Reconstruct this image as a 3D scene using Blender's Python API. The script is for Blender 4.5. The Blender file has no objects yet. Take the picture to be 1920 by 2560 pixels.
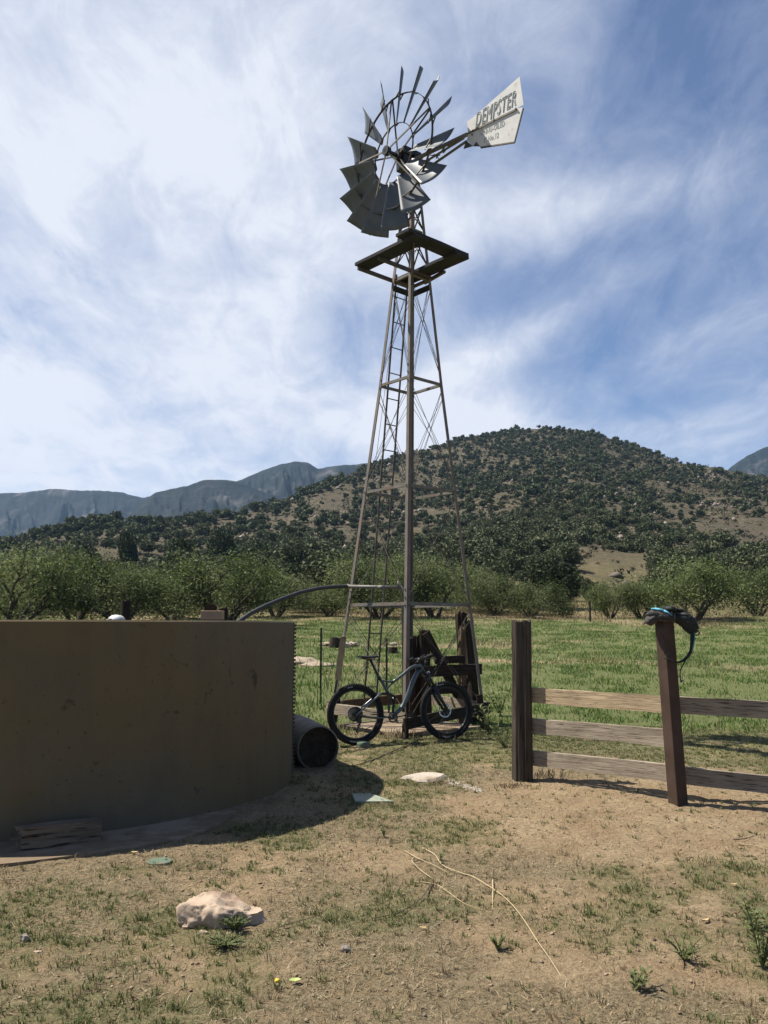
import bpy, math, random
import numpy as np
from mathutils import Vector, Matrix, noise as mn

C = bpy.context.scene.collection
R = math.radians
rng = np.random.default_rng(7)
random.seed(7)

# ------------------------------------------------------------------ camera numbers
F, PITCH, H = 2070.0, R(7.76), 1.48
CP, SP = math.cos(PITCH), math.sin(PITCH)
def ray(px, py):
    u, v = (px-960)/F, (1280-py)/F
    return Vector((u, CP-v*SP, SP+v*CP))
def P(px, py, Y):
    d = ray(px, py); t = Y/d.y
    return Vector((d.x*t, Y, H+d.z*t))
def G(px, py, z=0.0):
    d = ray(px, py); t = (z-H)/d.z
    return Vector((d.x*t, d.y*t, z))

# ------------------------------------------------------------------ noise in numpy
def _hash(ix, iy, seed):
    n = (ix.astype(np.int64)*374761393 + iy.astype(np.int64)*668265263 + seed*1442695041) & 0xffffffff
    n = ((n ^ (n >> 13))*1274126177) & 0xffffffff
    n = (n ^ (n >> 16)) & 0xffffffff
    return n/4294967295.0
def vnoise(x, y, seed=0):
    x = np.asarray(x, float); y = np.asarray(y, float)
    ix, iy = np.floor(x), np.floor(y)
    fx, fy = x-ix, y-iy
    fx = fx*fx*(3-2*fx); fy = fy*fy*(3-2*fy)
    a = _hash(ix, iy, seed); b = _hash(ix+1, iy, seed); c = _hash(ix, iy+1, seed); d = _hash(ix+1, iy+1, seed)
    return (a*(1-fx)+b*fx)*(1-fy)+(c*(1-fx)+d*fx)*fy
def fbm(x, y, seed=0, octs=4):
    s, a, t = 0, 0.5, 0
    for o in range(octs):
        s = s+a*vnoise(np.asarray(x)*2**o, np.asarray(y)*2**o, seed+o*17); t += a; a *= 0.5
    return s/t
def sstep(a, b, x):
    t = np.clip((np.asarray(x, float)-a)/(b-a), 0, 1); return t*t*(3-2*t)

# ------------------------------------------------------------------ terrain height field
RIDGE = np.array([(-2500,1400),(-900,1385),(0,1350),(115,1322),(230,1296),(350,1298),(580,1281),(695,1252),(810,1205),(903,1170),
    (960,1147),(1018,1126),(1076,1118),(1157,1093),(1227,1083),(1296,1071),(1366,1067),(1435,1070),(1493,1079),(1562,1100),
    (1620,1117),(1678,1140),(1736,1158),(1805,1164),(1920,1192),(2300,1250),(3200,1350),(4500,1420)], float)
RD = np.array([(-2500,230),(0,230),(350,250),(580,270),(810,330),(960,400),(1157,440),(1366,460),(1562,440),(1736,400),(1920,370),(4500,330)], float)
def terrain(x, y):
    x = np.asarray(x, float); y = np.asarray(y, float)
    yy = np.maximum(y, 12.0)
    meadow = 0.060*np.clip(y-12, 0, None)
    meadow = np.where(y < 16, 0.060*np.clip(y-12, 0, 4)**2/8.0, meadow-0.12)
    px = 960+2070*x/np.maximum(yy, 40)/1.0
    Er = (1562-np.interp(px, RIDGE[:, 0], RIDGE[:, 1]))/2070*1.0
    Er = Er/(1-Er*0.135)*1.02
    Dr = np.interp(px, RD[:, 0], RD[:, 1])
    zr = H+Dr*Er*0.965-1.0
    s = np.clip((y-46)/(Dr-46), 0, 1)
    hill = (zr-1.92)*(0.55*s**1.25+0.45*s**1.9)
    bump = (fbm(x/42+5, y/60+3, 11, 4)-0.5)*26*s*(1-s)*1.6+(fbm(x/13, y/15, 23, 3)-0.5)*5*np.sqrt(s)*(1-s)
    ripple = (fbm(x/9, y/9, 31, 3)-0.5)*3*s*(s < 1)
    base = np.where(y <= 46, meadow, 0.060*34-0.12)
    z = base+hill+bump+ripple*(1-s)
    z = z-np.clip(y-Dr, 0, None)*0.42
    near = (fbm(x*0.7, y*0.7, 41, 3)-0.5)*0.05*sstep(1, 3, y)
    near = near+((fbm(x*9, y*9, 43, 3)-0.5)*0.030+(fbm(x*22, y*22, 44, 2)-0.5)*0.016)*sstep(2, 3, y)*(1-sstep(10, 14, y))
    # the bare rise to the right of the old post
    near = near+0.05*np.exp(-((x-2.6)/1.5)**2-((y-7.0)/1.6)**2)
    mead = (fbm(x/5, y/5, 47, 3)-0.5)*0.30*sstep(15, 24, y)*(1-sstep(80, 120, y))
    return np.maximum(z+near+mead, -0.9)
def gz(x, y): return float(terrain(x, y))
def GT(px, py, dz=0.0):
    z = 0.0
    for _ in range(8):
        p = G(px, py, z) if z < H-0.02 else None
        if p is None: break
        z = 0.5*z+0.5*gz(p.x, p.y)
    p = G(px, py, z); p.z = gz(p.x, p.y)+dz
    return p
def cover(x, y):
    """share of green, of dry thatch (0..1)"""
    x = np.asarray(x, float); y = np.asarray(y, float)
    n = fbm(x*0.9, y*1.1, 3, 4); n2 = fbm(x*3.1, y*3.6, 5, 4)
    bias = 0.02+0.10*sstep(0.3, -2.0, x)*(1-sstep(4.6, 5.6, y))+0.10*sstep(0.6, 2.0, x)*(1-sstep(4.6, 5.8, y))
    bias = bias-0.17*sstep(0.5, 1.4, x)*sstep(5.0, 5.8, y)*(1-sstep(7.6, 8.6, y))
    bias = bias-0.05*sstep(4.2, 4.8, y)*(1-sstep(5.6, 6.3, y))
    bias = bias+0.13*sstep(6.4, 8.6, y)*(1-sstep(0.8, 1.4, x))*sstep(-0.4, 0.3, x)+0.16*sstep(8.6, 10.2, y)+0.3*sstep(11.5, 14.5, y)
    bias = bias+0.12*sstep(0.8, 1.4, x)*sstep(8.3, 9.3, y)
    g = sstep(0.44, 0.70, 0.5*n+0.5*n2+bias)
    dry = sstep(35, 50, y+(fbm(x/4, y/4, 9, 3)-0.5)*22)
    patch = sstep(0.55, 0.72, fbm(x/3.2, y/2.2, 19, 4))*sstep(15, 24, y)
    g = g*(1-0.9*dry)*(1-0.55*patch)
    t = sstep(0.40, 0.62, fbm(x*1.3+9, y*1.3, 13, 4)+0.14*(1-sstep(4.3, 5.6, y))+0.1*sstep(8.0, 9.0, y))
    t = np.maximum(t*(1-0.85*sstep(0.6, 1.3, x)*sstep(5.1, 5.8, y)*(1-sstep(7.6, 8.4, y))), sstep(12, 15, y))
    return g, t

# ------------------------------------------------------------------ materials
class NT:
    def __init__(s, name):
        s.m = bpy.data.materials.new(name); s.m.use_nodes = True
        s.t = s.m.node_tree; s.b = s.t.nodes['Principled BSDF']
    def n(s, typ, **kw):
        o = s.t.nodes.new(typ)
        for k, v in kw.items():
            if k in o.inputs.keys(): o.inputs[k].default_value = v
            else: setattr(o, k, v)
        return o
    def l(s, a, b): s.t.links.new(a, b)
    def noise(s, vec, scale, detail=4, rough=0.6, dist=0.0):
        o = s.n('ShaderNodeTexNoise'); o.inputs['Scale'].default_value = scale; o.inputs['Detail'].default_value = detail
        o.inputs['Roughness'].default_value = rough; o.inputs['Distortion'].default_value = dist
        if vec is not None: s.l(vec, o.inputs['Vector'])
        return o.outputs['Fac']
    def mapr(s, x, a, b, c=0.0, d=1.0):
        o = s.n('ShaderNodeMapRange'); o.inputs[1].default_value = a; o.inputs[2].default_value = b
        o.inputs[3].default_value = c; o.inputs[4].default_value = d; s.l(x, o.inputs[0]); return o.outputs[0]
    def mix(s, f, a, b, blend='MIX'):
        o = s.n('ShaderNodeMix', data_type='RGBA', blend_type=blend)
        for i, v in ((0, f), (6, a), (7, b)):
            if isinstance(v, (int, float)): o.inputs[i].default_value = v
            elif isinstance(v, tuple): o.inputs[i].default_value = v+(1,) if len(v) == 3 else v
            else: s.l(v, o.inputs[i])
        return o.outputs[2]
    def math(s, op, a, b=0.0, c=None):
        o = s.n('ShaderNodeMath', operation=op)
        for i, v in ((0, a), (1, b), (2, c)):
            if v is None: continue
            if isinstance(v, (int, float)): o.inputs[i].default_value = v
            else: s.l(v, o.inputs[i])
        return o.outputs[0]
    def obj(s, sc=(1, 1, 1), rnd=True):
        tc = s.n('ShaderNodeTexCoord'); mp = s.n('ShaderNodeMapping'); mp.inputs['Scale'].default_value = sc
        s.l(tc.outputs['Object'], mp.inputs['Vector'])
        return mp.outputs['Vector']
    def bump(s, h, strength=0.4, dist=0.01):
        o = s.n('ShaderNodeBump'); o.inputs['Strength'].default_value = strength; o.inputs['Distance'].default_value = dist
        s.l(h, o.inputs['Height']); s.l(o.outputs['Normal'], s.b.inputs['Normal'])
    def col(s, c):
        if isinstance(c, tuple): s.b.inputs['Base Color'].default_value = c+(1,)
        else: s.l(c, s.b.inputs['Base Color'])
    def setp(s, rough=0.8, metal=0.0, spec=0.3):
        s.b.inputs['Roughness'].default_value = rough; s.b.inputs['Metallic'].default_value = metal
        s.b.inputs['Specular IOR Level'].default_value = spec

def simple(name, c1, c2, scale=8, rough=0.8, metal=0.0, bump=0.3, bd=0.004, stretch=(1, 1, 1), spec=0.3, c3=None, s3=3, t3=(0.52, 0.66)):
    m = NT(name); v = m.obj(stretch)
    n = m.noise(v, scale, 6, 0.65)
    c = m.mix(m.mapr(n, 0.35, 0.65), c1, c2)
    if c3 is not None:
        c = m.mix(m.mapr(m.noise(v, s3, 5, 0.7), t3[0], t3[1]), c, c3)
    m.col(c); m.setp(rough, metal, spec)
    if bump: m.bump(m.noise(v, scale*2.2, 6, 0.7), bump, bd)
    return m.m
def wood(name, a, b, crack=(0.02, 0.015, 0.01), long=1.2, cross=26, bump=0.9, bd=0.012):
    """grain runs along local X"""
    m = NT(name); v = m.obj((long, cross, cross))
    n = m.noise(v, 1.6, 8, 0.7, 0.6); n2 = m.noise(v, 4.5, 4, 0.6, 0.2)
    big = m.noise(m.obj((1.5, 3, 3)), 2.0, 4)
    c = m.mix(m.mapr(n, 0.3, 0.7), a, b)
    c = m.mix(m.mapr(big, 0.35, 0.75, 0, 0.55), c, tuple(x*0.6 for x in a))
    ck = m.mapr(n2, 0.58, 0.68)
    c = m.mix(m.math('MULTIPLY', ck, 0.8), c, crack)
    m.col(c); m.setp(0.9, 0, 0.15)
    m.bump(m.math('SUBTRACT', n, m.math('MULTIPLY', ck, 0.7)), bump, bd)
    return m.m
def leafmat(name, cols, rough=0.6, trans=0.25, drift=0):
    m = NT(name)
    ge = m.n('ShaderNodeNewGeometry'); oi = m.n('ShaderNodeObjectInfo')
    cr = m.n('ShaderNodeValToRGB'); cr.color_ramp.elements[0].color = cols[0]+(1,); cr.color_ramp.elements[1].color = cols[-1]+(1,)
    for i, c in enumerate(cols[1:-1]):
        e = cr.color_ramp.elements.new((i+1)/(len(cols)-1)); e.color = c+(1,)
    m.l(ge.outputs['Random Per Island'], cr.inputs[0])
    hs = m.n('ShaderNodeHueSaturation'); m.l(cr.outputs[0], hs.inputs['Color'])
    m.l(m.mapr(oi.outputs['Random'], 0, 1, 0.8, 1.2), hs.inputs['Value'])
    m.col(hs.outputs[0]); m.setp(rough, 0, 0.2)
    if drift:
        tcn = m.n('ShaderNodeNewGeometry'); nz = m.noise(tcn.outputs['Position'], drift, 4, 0.7)
        h2 = m.n('ShaderNodeHueSaturation'); m.l(hs.outputs[0], h2.inputs['Color']); m.l(m.mapr(nz, 0.32, 0.68, 0.62, 1.6), h2.inputs['Value']); m.l(m.mapr(nz, 0.35, 0.65, 0.515, 0.485), h2.inputs['Hue']); m.l(m.mapr(nz, 0.35, 0.65, 1.1, 0.85), h2.inputs['Saturation']); hs = h2; m.col(hs.outputs[0])
    if trans:
        tr = m.n('ShaderNodeBsdfTranslucent'); m.l(hs.outputs[0], tr.inputs[0])
        mx = m.n('ShaderNodeMixShader'); mx.inputs[0].default_value = trans
        m.l(m.b.outputs[0], mx.inputs[1]); m.l(tr.outputs[0], mx.inputs[2])
        m.l(mx.outputs[0], m.t.nodes['Material Output'].inputs[0])
    return m.m

M = {}
M['concrete'] = simple('tank_concrete', (0.105, 0.088, 0.068), (0.15, 0.128, 0.10), 2.2, 0.92, bump=0.35, bd=0.004, c3=(0.075, 0.058, 0.042), s3=1.3, t3=(0.5, 0.72))
# tank wall: vertical streaks, rust-brown blooms, dark specks
def tankmat():
    m = NT('tank_wall'); v = m.obj((1, 1, 1)); vs = m.obj((1.7, 1.7, 0.55))
    c = m.mix(m.mapr(m.noise(v, 1.1, 5), 0.38, 0.62), (0.112, 0.091, 0.060), (0.135, 0.114, 0.082))
    c = m.mix(m.mapr(m.noise(v, 0.55, 3), 0.48, 0.62, 0, 0.7), c, (0.135, 0.096, 0.044))
    c = m.mix(m.mapr(m.noise(vs, 2.2, 6, 0.7), 0.48, 0.80, 0, 0.42), c, (0.065, 0.052, 0.036))
    c = m.mix(m.mapr(m.noise(v, 6.5, 5, 0.6), 0.64, 0.72, 0, 0.65), c, (0.025, 0.021, 0.018))
    c = m.mix(m.mapr(m.noise(v, 26, 3, 0.6), 0.66, 0.72, 0, 0.6), c, (0.03, 0.025, 0.02))
    m.col(c); m.setp(0.88, 0, 0.2)
    m.bump(m.math('ADD', m.noise(v, 30, 6, 0.7), m.math('MULTIPLY', m.noise(v, 3, 3), 2.0)), 0.35, 0.006)
    return m.m
M['tank'] = tankmat()
M['pale_concrete'] = simple('pale_concrete', (0.33, 0.28, 0.22), (0.42, 0.37, 0.30), 5, 0.9, bump=0.3, c3=(0.24, 0.18, 0.12), s3=2.2)
M['pipe_concrete'] = simple('stained_pipe_concrete', (0.15, 0.13, 0.105), (0.25, 0.22, 0.18), 5, 0.9, bump=0.3, c3=(0.10, 0.08, 0.06), s3=2.2)
M['slab'] = simple('slab_concrete', (0.24, 0.185, 0.125), (0.30, 0.235, 0.165), 3, 0.92, bump=0.3, c3=(0.17, 0.122, 0.076), s3=2.4, t3=(0.42, 0.56))
M['galv'] = simple('galvanised_steel', (0.22, 0.23, 0.24), (0.32, 0.32, 0.32), 7, 0.5, 0.55, 0.05, 0.001, spec=0.4, c3=(0.22, 0.15, 0.11), s3=5, t3=(0.56, 0.7))
M['leg'] = simple('weathered_leg_steel', (0.115, 0.10, 0.082), (0.165, 0.145, 0.125), 6, 0.7, 0.1, 0.1, 0.001, c3=(0.20, 0.125, 0.095), s3=1.6, t3=(0.52, 0.68))
M['girt'] = simple('girt_steel', (0.13, 0.12, 0.10), (0.20, 0.185, 0.16), 9, 0.7, 0.1, 0.1, 0.001, c3=(0.16, 0.10, 0.07), s3=4)
M['wire'] = simple('brace_wire_steel', (0.06, 0.055, 0.05), (0.12, 0.10, 0.09), 9, 0.6, 0.4, 0)
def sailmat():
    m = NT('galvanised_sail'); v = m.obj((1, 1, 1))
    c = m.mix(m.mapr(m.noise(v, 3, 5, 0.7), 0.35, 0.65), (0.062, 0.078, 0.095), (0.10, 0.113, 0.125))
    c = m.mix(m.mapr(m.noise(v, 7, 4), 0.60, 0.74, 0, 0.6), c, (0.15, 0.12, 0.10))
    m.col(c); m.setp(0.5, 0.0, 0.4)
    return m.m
M['sail'] = sailmat()
M['vane'] = simple('white_painted_vane', (0.50, 0.50, 0.48), (0.60, 0.59, 0.56), 4, 0.6, 0.1, 0.05, 0.001, c3=(0.34, 0.30, 0.25), s3=6, t3=(0.56, 0.72))
M['letter'] = simple('faded_letter_paint', (0.24, 0.27, 0.27), (0.36, 0.38, 0.37), 22, 0.7, 0, 0)
M['darkboard'] = wood('dark_platform_wood', (0.032, 0.032, 0.034), (0.055, 0.054, 0.054))
M['greywood'] = wood('weathered_grey_wood', (0.245, 0.20, 0.15), (0.38, 0.32, 0.245))
M['tanwood'] = wood('weathered_tan_wood', (0.34, 0.255, 0.155), (0.50, 0.39, 0.255))
M['blackwood'] = wood('creosoted_wood', (0.026, 0.020, 0.016), (0.066, 0.049, 0.036), (0.008, 0.006, 0.005), 0.8, 20)
M['postwood'] = wood('weathered_post_wood', (0.042, 0.034, 0.027), (0.115, 0.092, 0.070), (0.008, 0.006, 0.005), 0.5, 16, 1.0, 0.02)
M['brownwood'] = wood('old_brown_wood', (0.11, 0.075, 0.045), (0.18, 0.125, 0.075))
M['logwood'] = wood('rotten_timber', (0.16, 0.12, 0.085), (0.29, 0.23, 0.17), (0.02, 0.015, 0.01), 1.0, 14, 1.0, 0.03)
M['ruststeel'] = simple('rusty_post_steel', (0.048, 0.030, 0.021), (0.068, 0.041, 0.028), 5, 0.75, 0.15, 0.15, 0.002, c3=(0.07, 0.045, 0.035), s3=2.5)
M['tpost'] = simple('fence_stake_steel', (0.03, 0.045, 0.03), (0.05, 0.055, 0.04), 9, 0.7, 0.2, 0.1, 0.001)
M['hose'] = simple('black_hose_rubber', (0.014, 0.0145, 0.015), (0.025, 0.025, 0.026), 10, 0.6, 0, 0, spec=0.5)
M['pvc'] = simple('grey_pipe', (0.13, 0.125, 0.11), (0.18, 0.17, 0.15), 9, 0.6, 0.2, 0.1, 0.001)
M['tyre'] = simple('tyre_rubber', (0.012, 0.012, 0.012), (0.022, 0.022, 0.021), 30, 0.8, 0, 0.3, 0.002, spec=0.2, c3=(0.07, 0.055, 0.04), s3=9, t3=(0.62, 0.8))
M['blackmetal'] = simple('black_bike_metal', (0.014, 0.014, 0.015), (0.024, 0.024, 0.025), 20, 0.4, 0.2, 0, spec=0.5)
M['bikegrey'] = simple('metallic_grey_paint', (0.075, 0.09, 0.095), (0.10, 0.115, 0.12), 10, 0.28, 0.6, 0, spec=0.5)
M['silver'] = simple('bare_alloy', (0.45, 0.47, 0.48), (0.55, 0.56, 0.57), 10, 0.25, 0.85, 0)
M['stay'] = simple('worn_stay_paint', (0.16, 0.18, 0.19), (0.22, 0.235, 0.24), 10, 0.35, 0.6, 0)
M['print'] = simple('white_print', (0.42, 0.42, 0.41), (0.5, 0.5, 0.48), 10, 0.7, 0, 0)
M['greencap'] = simple('faded_green_plastic', (0.085, 0.125, 0.085), (0.12, 0.165, 0.115), 12, 0.7, 0, 0.1, 0.001, c3=(0.15, 0.13, 0.095), s3=5)
M['greenplate'] = simple('green_grey_plate', (0.21, 0.24, 0.18), (0.27, 0.29, 0.23), 8, 0.75, 0, 0.1, 0.001, c3=(0.25, 0.19, 0.13), s3=4)
def rockmat(name, a, b, c3):
    return simple(name, a, b, 6, 0.92, 0, 0.7, 0.012, c3=c3, s3=3.2, t3=(0.5, 0.62))
M['rock'] = rockmat('pinkish_boulder_stone', (0.34, 0.255, 0.185), (0.43, 0.335, 0.245), (0.22, 0.145, 0.10))
M['pebble'] = rockmat('grey_stone', (0.22, 0.19, 0.16), (0.33, 0.29, 0.24), (0.16, 0.13, 0.10))
M['whiterock'] = rockmat('white_stone', (0.36, 0.31, 0.25), (0.44, 0.385, 0.32), (0.27, 0.21, 0.15))
M['sand'] = simple('pale_sand', (0.27, 0.215, 0.155), (0.34, 0.275, 0.20), 7, 0.95, 0, 0.6, 0.02)
M['water'] = simple('tank_water', (0.02, 0.03, 0.02), (0.03, 0.04, 0.025), 3, 0.06, 0, 0.05, 0.01, spec=0.5)
M['straw'] = leafmat('dry_stalk', [(0.36, 0.27, 0.15), (0.50, 0.40, 0.24)], 0.8, 0)
M['darkstalk'] = leafmat('dark_stick', [(0.13, 0.095, 0.06), (0.16, 0.12, 0.08)], 0.8, 0)
M['grass'] = leafmat('green_grass_blades', [(0.05, 0.08, 0.022), (0.085, 0.118, 0.034), (0.14, 0.16, 0.056), (0.24, 0.21, 0.10)], 0.7, 0.3)
M['meadow'] = leafmat('meadow_grass_blades', [(0.055, 0.11, 0.022), (0.085, 0.16, 0.034), (0.13, 0.20, 0.048), (0.22, 0.235, 0.08)], 0.7, 0.3)
M['drygrass'] = leafmat('dry_grass_blades', [(0.16, 0.115, 0.065), (0.25, 0.19, 0.11), (0.34, 0.27, 0.16), (0.42, 0.34, 0.22)], 0.8, 0.15)
M['weedleaf'] = leafmat('weed_leaves', [(0.09, 0.105, 0.04), (0.14, 0.165, 0.06), (0.21, 0.23, 0.10)], 0.55, 0.3)
M['mesquite'] = leafmat('mesquite_leaves', [(0.042, 0.062, 0.022), (0.072, 0.097, 0.034), (0.112, 0.138, 0.048), (0.175, 0.19, 0.075)], 0.7, 0.35, 0.35)
M['oak'] = leafmat('evergreen_oak_leaves', [(0.020, 0.030, 0.013), (0.035, 0.05, 0.02), (0.058, 0.075, 0.03)], 0.75, 0.12)
M['shrub'] = leafmat('hillside_oak_leaves', [(0.036, 0.045, 0.020), (0.060, 0.072, 0.032), (0.10, 0.108, 0.052)], 0.8, 0.1, 0.22)
M['bark'] = simple('mesquite_bark', (0.045, 0.035, 0.028), (0.08, 0.065, 0.052), 9, 0.95, 0, 0.6, 0.02)
M['pack_grey'] = simple('grey_pack_fabric', (0.040, 0.038, 0.036), (0.06, 0.055, 0.052), 60, 0.85, 0, 0.2, 0.001)
M['pack_dark'] = simple('black_pack_fabric', (0.012, 0.015, 0.015), (0.022, 0.026, 0.025), 60, 0.75, 0, 0.2, 0.001)
M['pack_blue'] = simple('sky_blue_pack_fabric', (0.10, 0.33, 0.46), (0.14, 0.40, 0.54), 40, 0.7, 0, 0.3, 0.002)
M['teal'] = simple('teal_tube', (0.06, 0.16, 0.18), (0.08, 0.2, 0.22), 40, 0.4, 0, 0)
M['box'] = simple('brown_cover', (0.34, 0.215, 0.135), (0.38, 0.25, 0.16), 10, 0.8, 0, 0.1, 0.001)
M['yellow'] = simple('yellow_petals', (0.6, 0.42, 0.03), (0.7, 0.5, 0.05), 30, 0.7)
M['paleleaf'] = simple('pale_green_leaf', (0.34, 0.42, 0.12), (0.42, 0.5, 0.18), 20, 0.6, 0, 0)
M['dryleaf'] = simple('dry_leaf', (0.42, 0.30, 0.14), (0.55, 0.42, 0.2), 20, 0.8, 0, 0)
M['pipeshade'] = simple('painted_pipe_shade', (0.022, 0.017, 0.012), (0.05, 0.038, 0.026), 12, 0.98, 0, 0.8, 0.02)  # near-black, stands in for the shade inside the culvert pipe
M['darkdry'] = simple('dead_brush', (0.07, 0.05, 0.035), (0.16, 0.11, 0.07), 20, 0.9, 0, 0)

def groundmat():
    m = NT('ground_soil')
    pos = m.n('ShaderNodeTexCoord').outputs['Object']
    def attr(nm):
        a = m.n('ShaderNodeAttribute'); a.attribute_name = nm; return a.outputs['Fac']
    g, t, h = attr('green'), attr('thatch'), attr('hill')
    n1 = m.noise(pos, 2.3, 8, 0.65); n2 = m.noise(pos, 14, 8, 0.7); n3 = m.noise(pos, 70, 5, 0.7); nb = m.noise(pos, 0.06, 6, 0.65)
    n4 = m.noise(pos, 34, 6, 0.75)
    dirt = m.mix(m.mapr(n1, 0.38, 0.62), (0.35, 0.250, 0.145), (0.44, 0.335, 0.205))
    dirt = m.mix(m.mapr(n2, 0.42, 0.66, 0, 0.6), dirt, (0.25, 0.172, 0.102))
    dirt = m.mix(m.mapr(n4, 0.49, 0.60, 0, 0.65), dirt, (0.19, 0.135, 0.08))
    dirt = m.mix(m.mapr(n3, 0.57, 0.66, 0, 0.6), dirt, (0.45, 0.34, 0.235))
    dirt = m.mix(m.mapr(n3, 0.42, 0.34, 0, 0.6), dirt, (0.13, 0.08, 0.05))
    th = m.mix(m.mapr(n2, 0.40, 0.60), (0.19, 0.15, 0.088), (0.40, 0.32, 0.20))
    th = m.mix(m.mapr(n4, 0.47, 0.58, 0, 0.85), th, (0.11, 0.10, 0.052))
    th = m.mix(m.mapr(n3, 0.40, 0.60, 0, 0.55), th, (0.105, 0.085, 0.05))
    gr = m.mix(m.mapr(n2, 0.38, 0.62), (0.060, 0.092, 0.026), (0.125, 0.165, 0.052))
    tm = m.math('MULTIPLY', t, m.mapr(n2, 0.32, 0.56))
    gm = m.mapr(m.math('ADD', g, m.math('MULTIPLY', m.math('SUBTRACT', n2, 0.5), 2.4)), 0.25, 0.95, 0, 0.82)
    far = m.mapr(m.n('ShaderNodeSeparateXYZ').outputs[1], 8.5, 13.0, 0.45, 1.0)
    m.l(pos, far.node.inputs[0].links[0].from_node.inputs[0])
    gm = m.math('MULTIPLY', gm, far)
    c = m.mix(tm, dirt, th); c = m.mix(gm, c, gr)
    hp = m.n('ShaderNodeMapping'); hp.inputs['Scale'].default_value = (0.30, 0.30, 0.30); m.l(pos, hp.inputs['Vector'])
    hn = m.noise(hp.outputs[0], 1.0, 9, 0.75); hn2 = m.noise(hp.outputs[0], 0.22, 5, 0.6); hn3 = m.noise(hp.outputs[0], 3.5, 5, 0.7)
    hc = m.mix(m.mapr(hn2, 0.38, 0.62), (0.085, 0.066, 0.048), (0.115, 0.092, 0.058))
    hc = m.mix(m.mapr(hn, 0.36, 0.60, 0, 0.8), hc, (0.048, 0.046, 0.026))
    hc = m.mix(m.mapr(hn3, 0.44, 0.36, 0, 0.8), hc, (0.035, 0.036, 0.02))
    hc = m.mix(m.mapr(hn3, 0.58, 0.66, 0, 0.7), hc, (0.19, 0.155, 0.125))
    low = m.mix(m.mapr(hn, 0.4, 0.6), (0.19, 0.145, 0.072), (0.10, 0.10, 0.042))
    hc = m.mix(m.mapr(h, 0.30, 0.02), hc, low)
    c = m.mix(m.mapr(h, 0.0, 0.03), c, hc)
    m.col(c); m.setp(0.95, 0, 0.1)
    hh = m.math('ADD', m.math('MULTIPLY', n2, 1.0), m.math('MULTIPLY', n4, 0.8))
    m.bump(hh, 1.0, 0.05)
    return m.m
M['ground'] = groundmat()
def mountmat():
    m = NT('mountain_slopes'); pos = m.n('ShaderNodeTexCoord').outputs['Object']
    mp = m.n('ShaderNodeMapping'); mp.inputs['Scale'].default_value = (0.02, 0.02, 0.008); m.l(pos, mp.inputs['Vector'])
    n = m.noise(mp.outputs[0], 1.3, 9, 0.72, 0.6); n2 = m.noise(pos, 0.05, 8, 0.75); n3 = m.noise(mp.outputs[0], 0.4, 3, 0.5)
    c = m.mix(m.mapr(n2, 0.4, 0.6), (0.008, 0.014, 0.017), (0.020, 0.026, 0.026))
    rk = m.math('MULTIPLY', m.mapr(n, 0.50, 0.60), m.mapr(n3, 0.46, 0.58))
    c = m.mix(m.math('MULTIPLY', rk, 0.9), c, (0.11, 0.10, 0.095))
    m.col(c); m.setp(0.95, 0, 0.1); m.bump(n2, 0.8, 6.0)
    return m.m
M['mount'] = mountmat()

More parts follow.
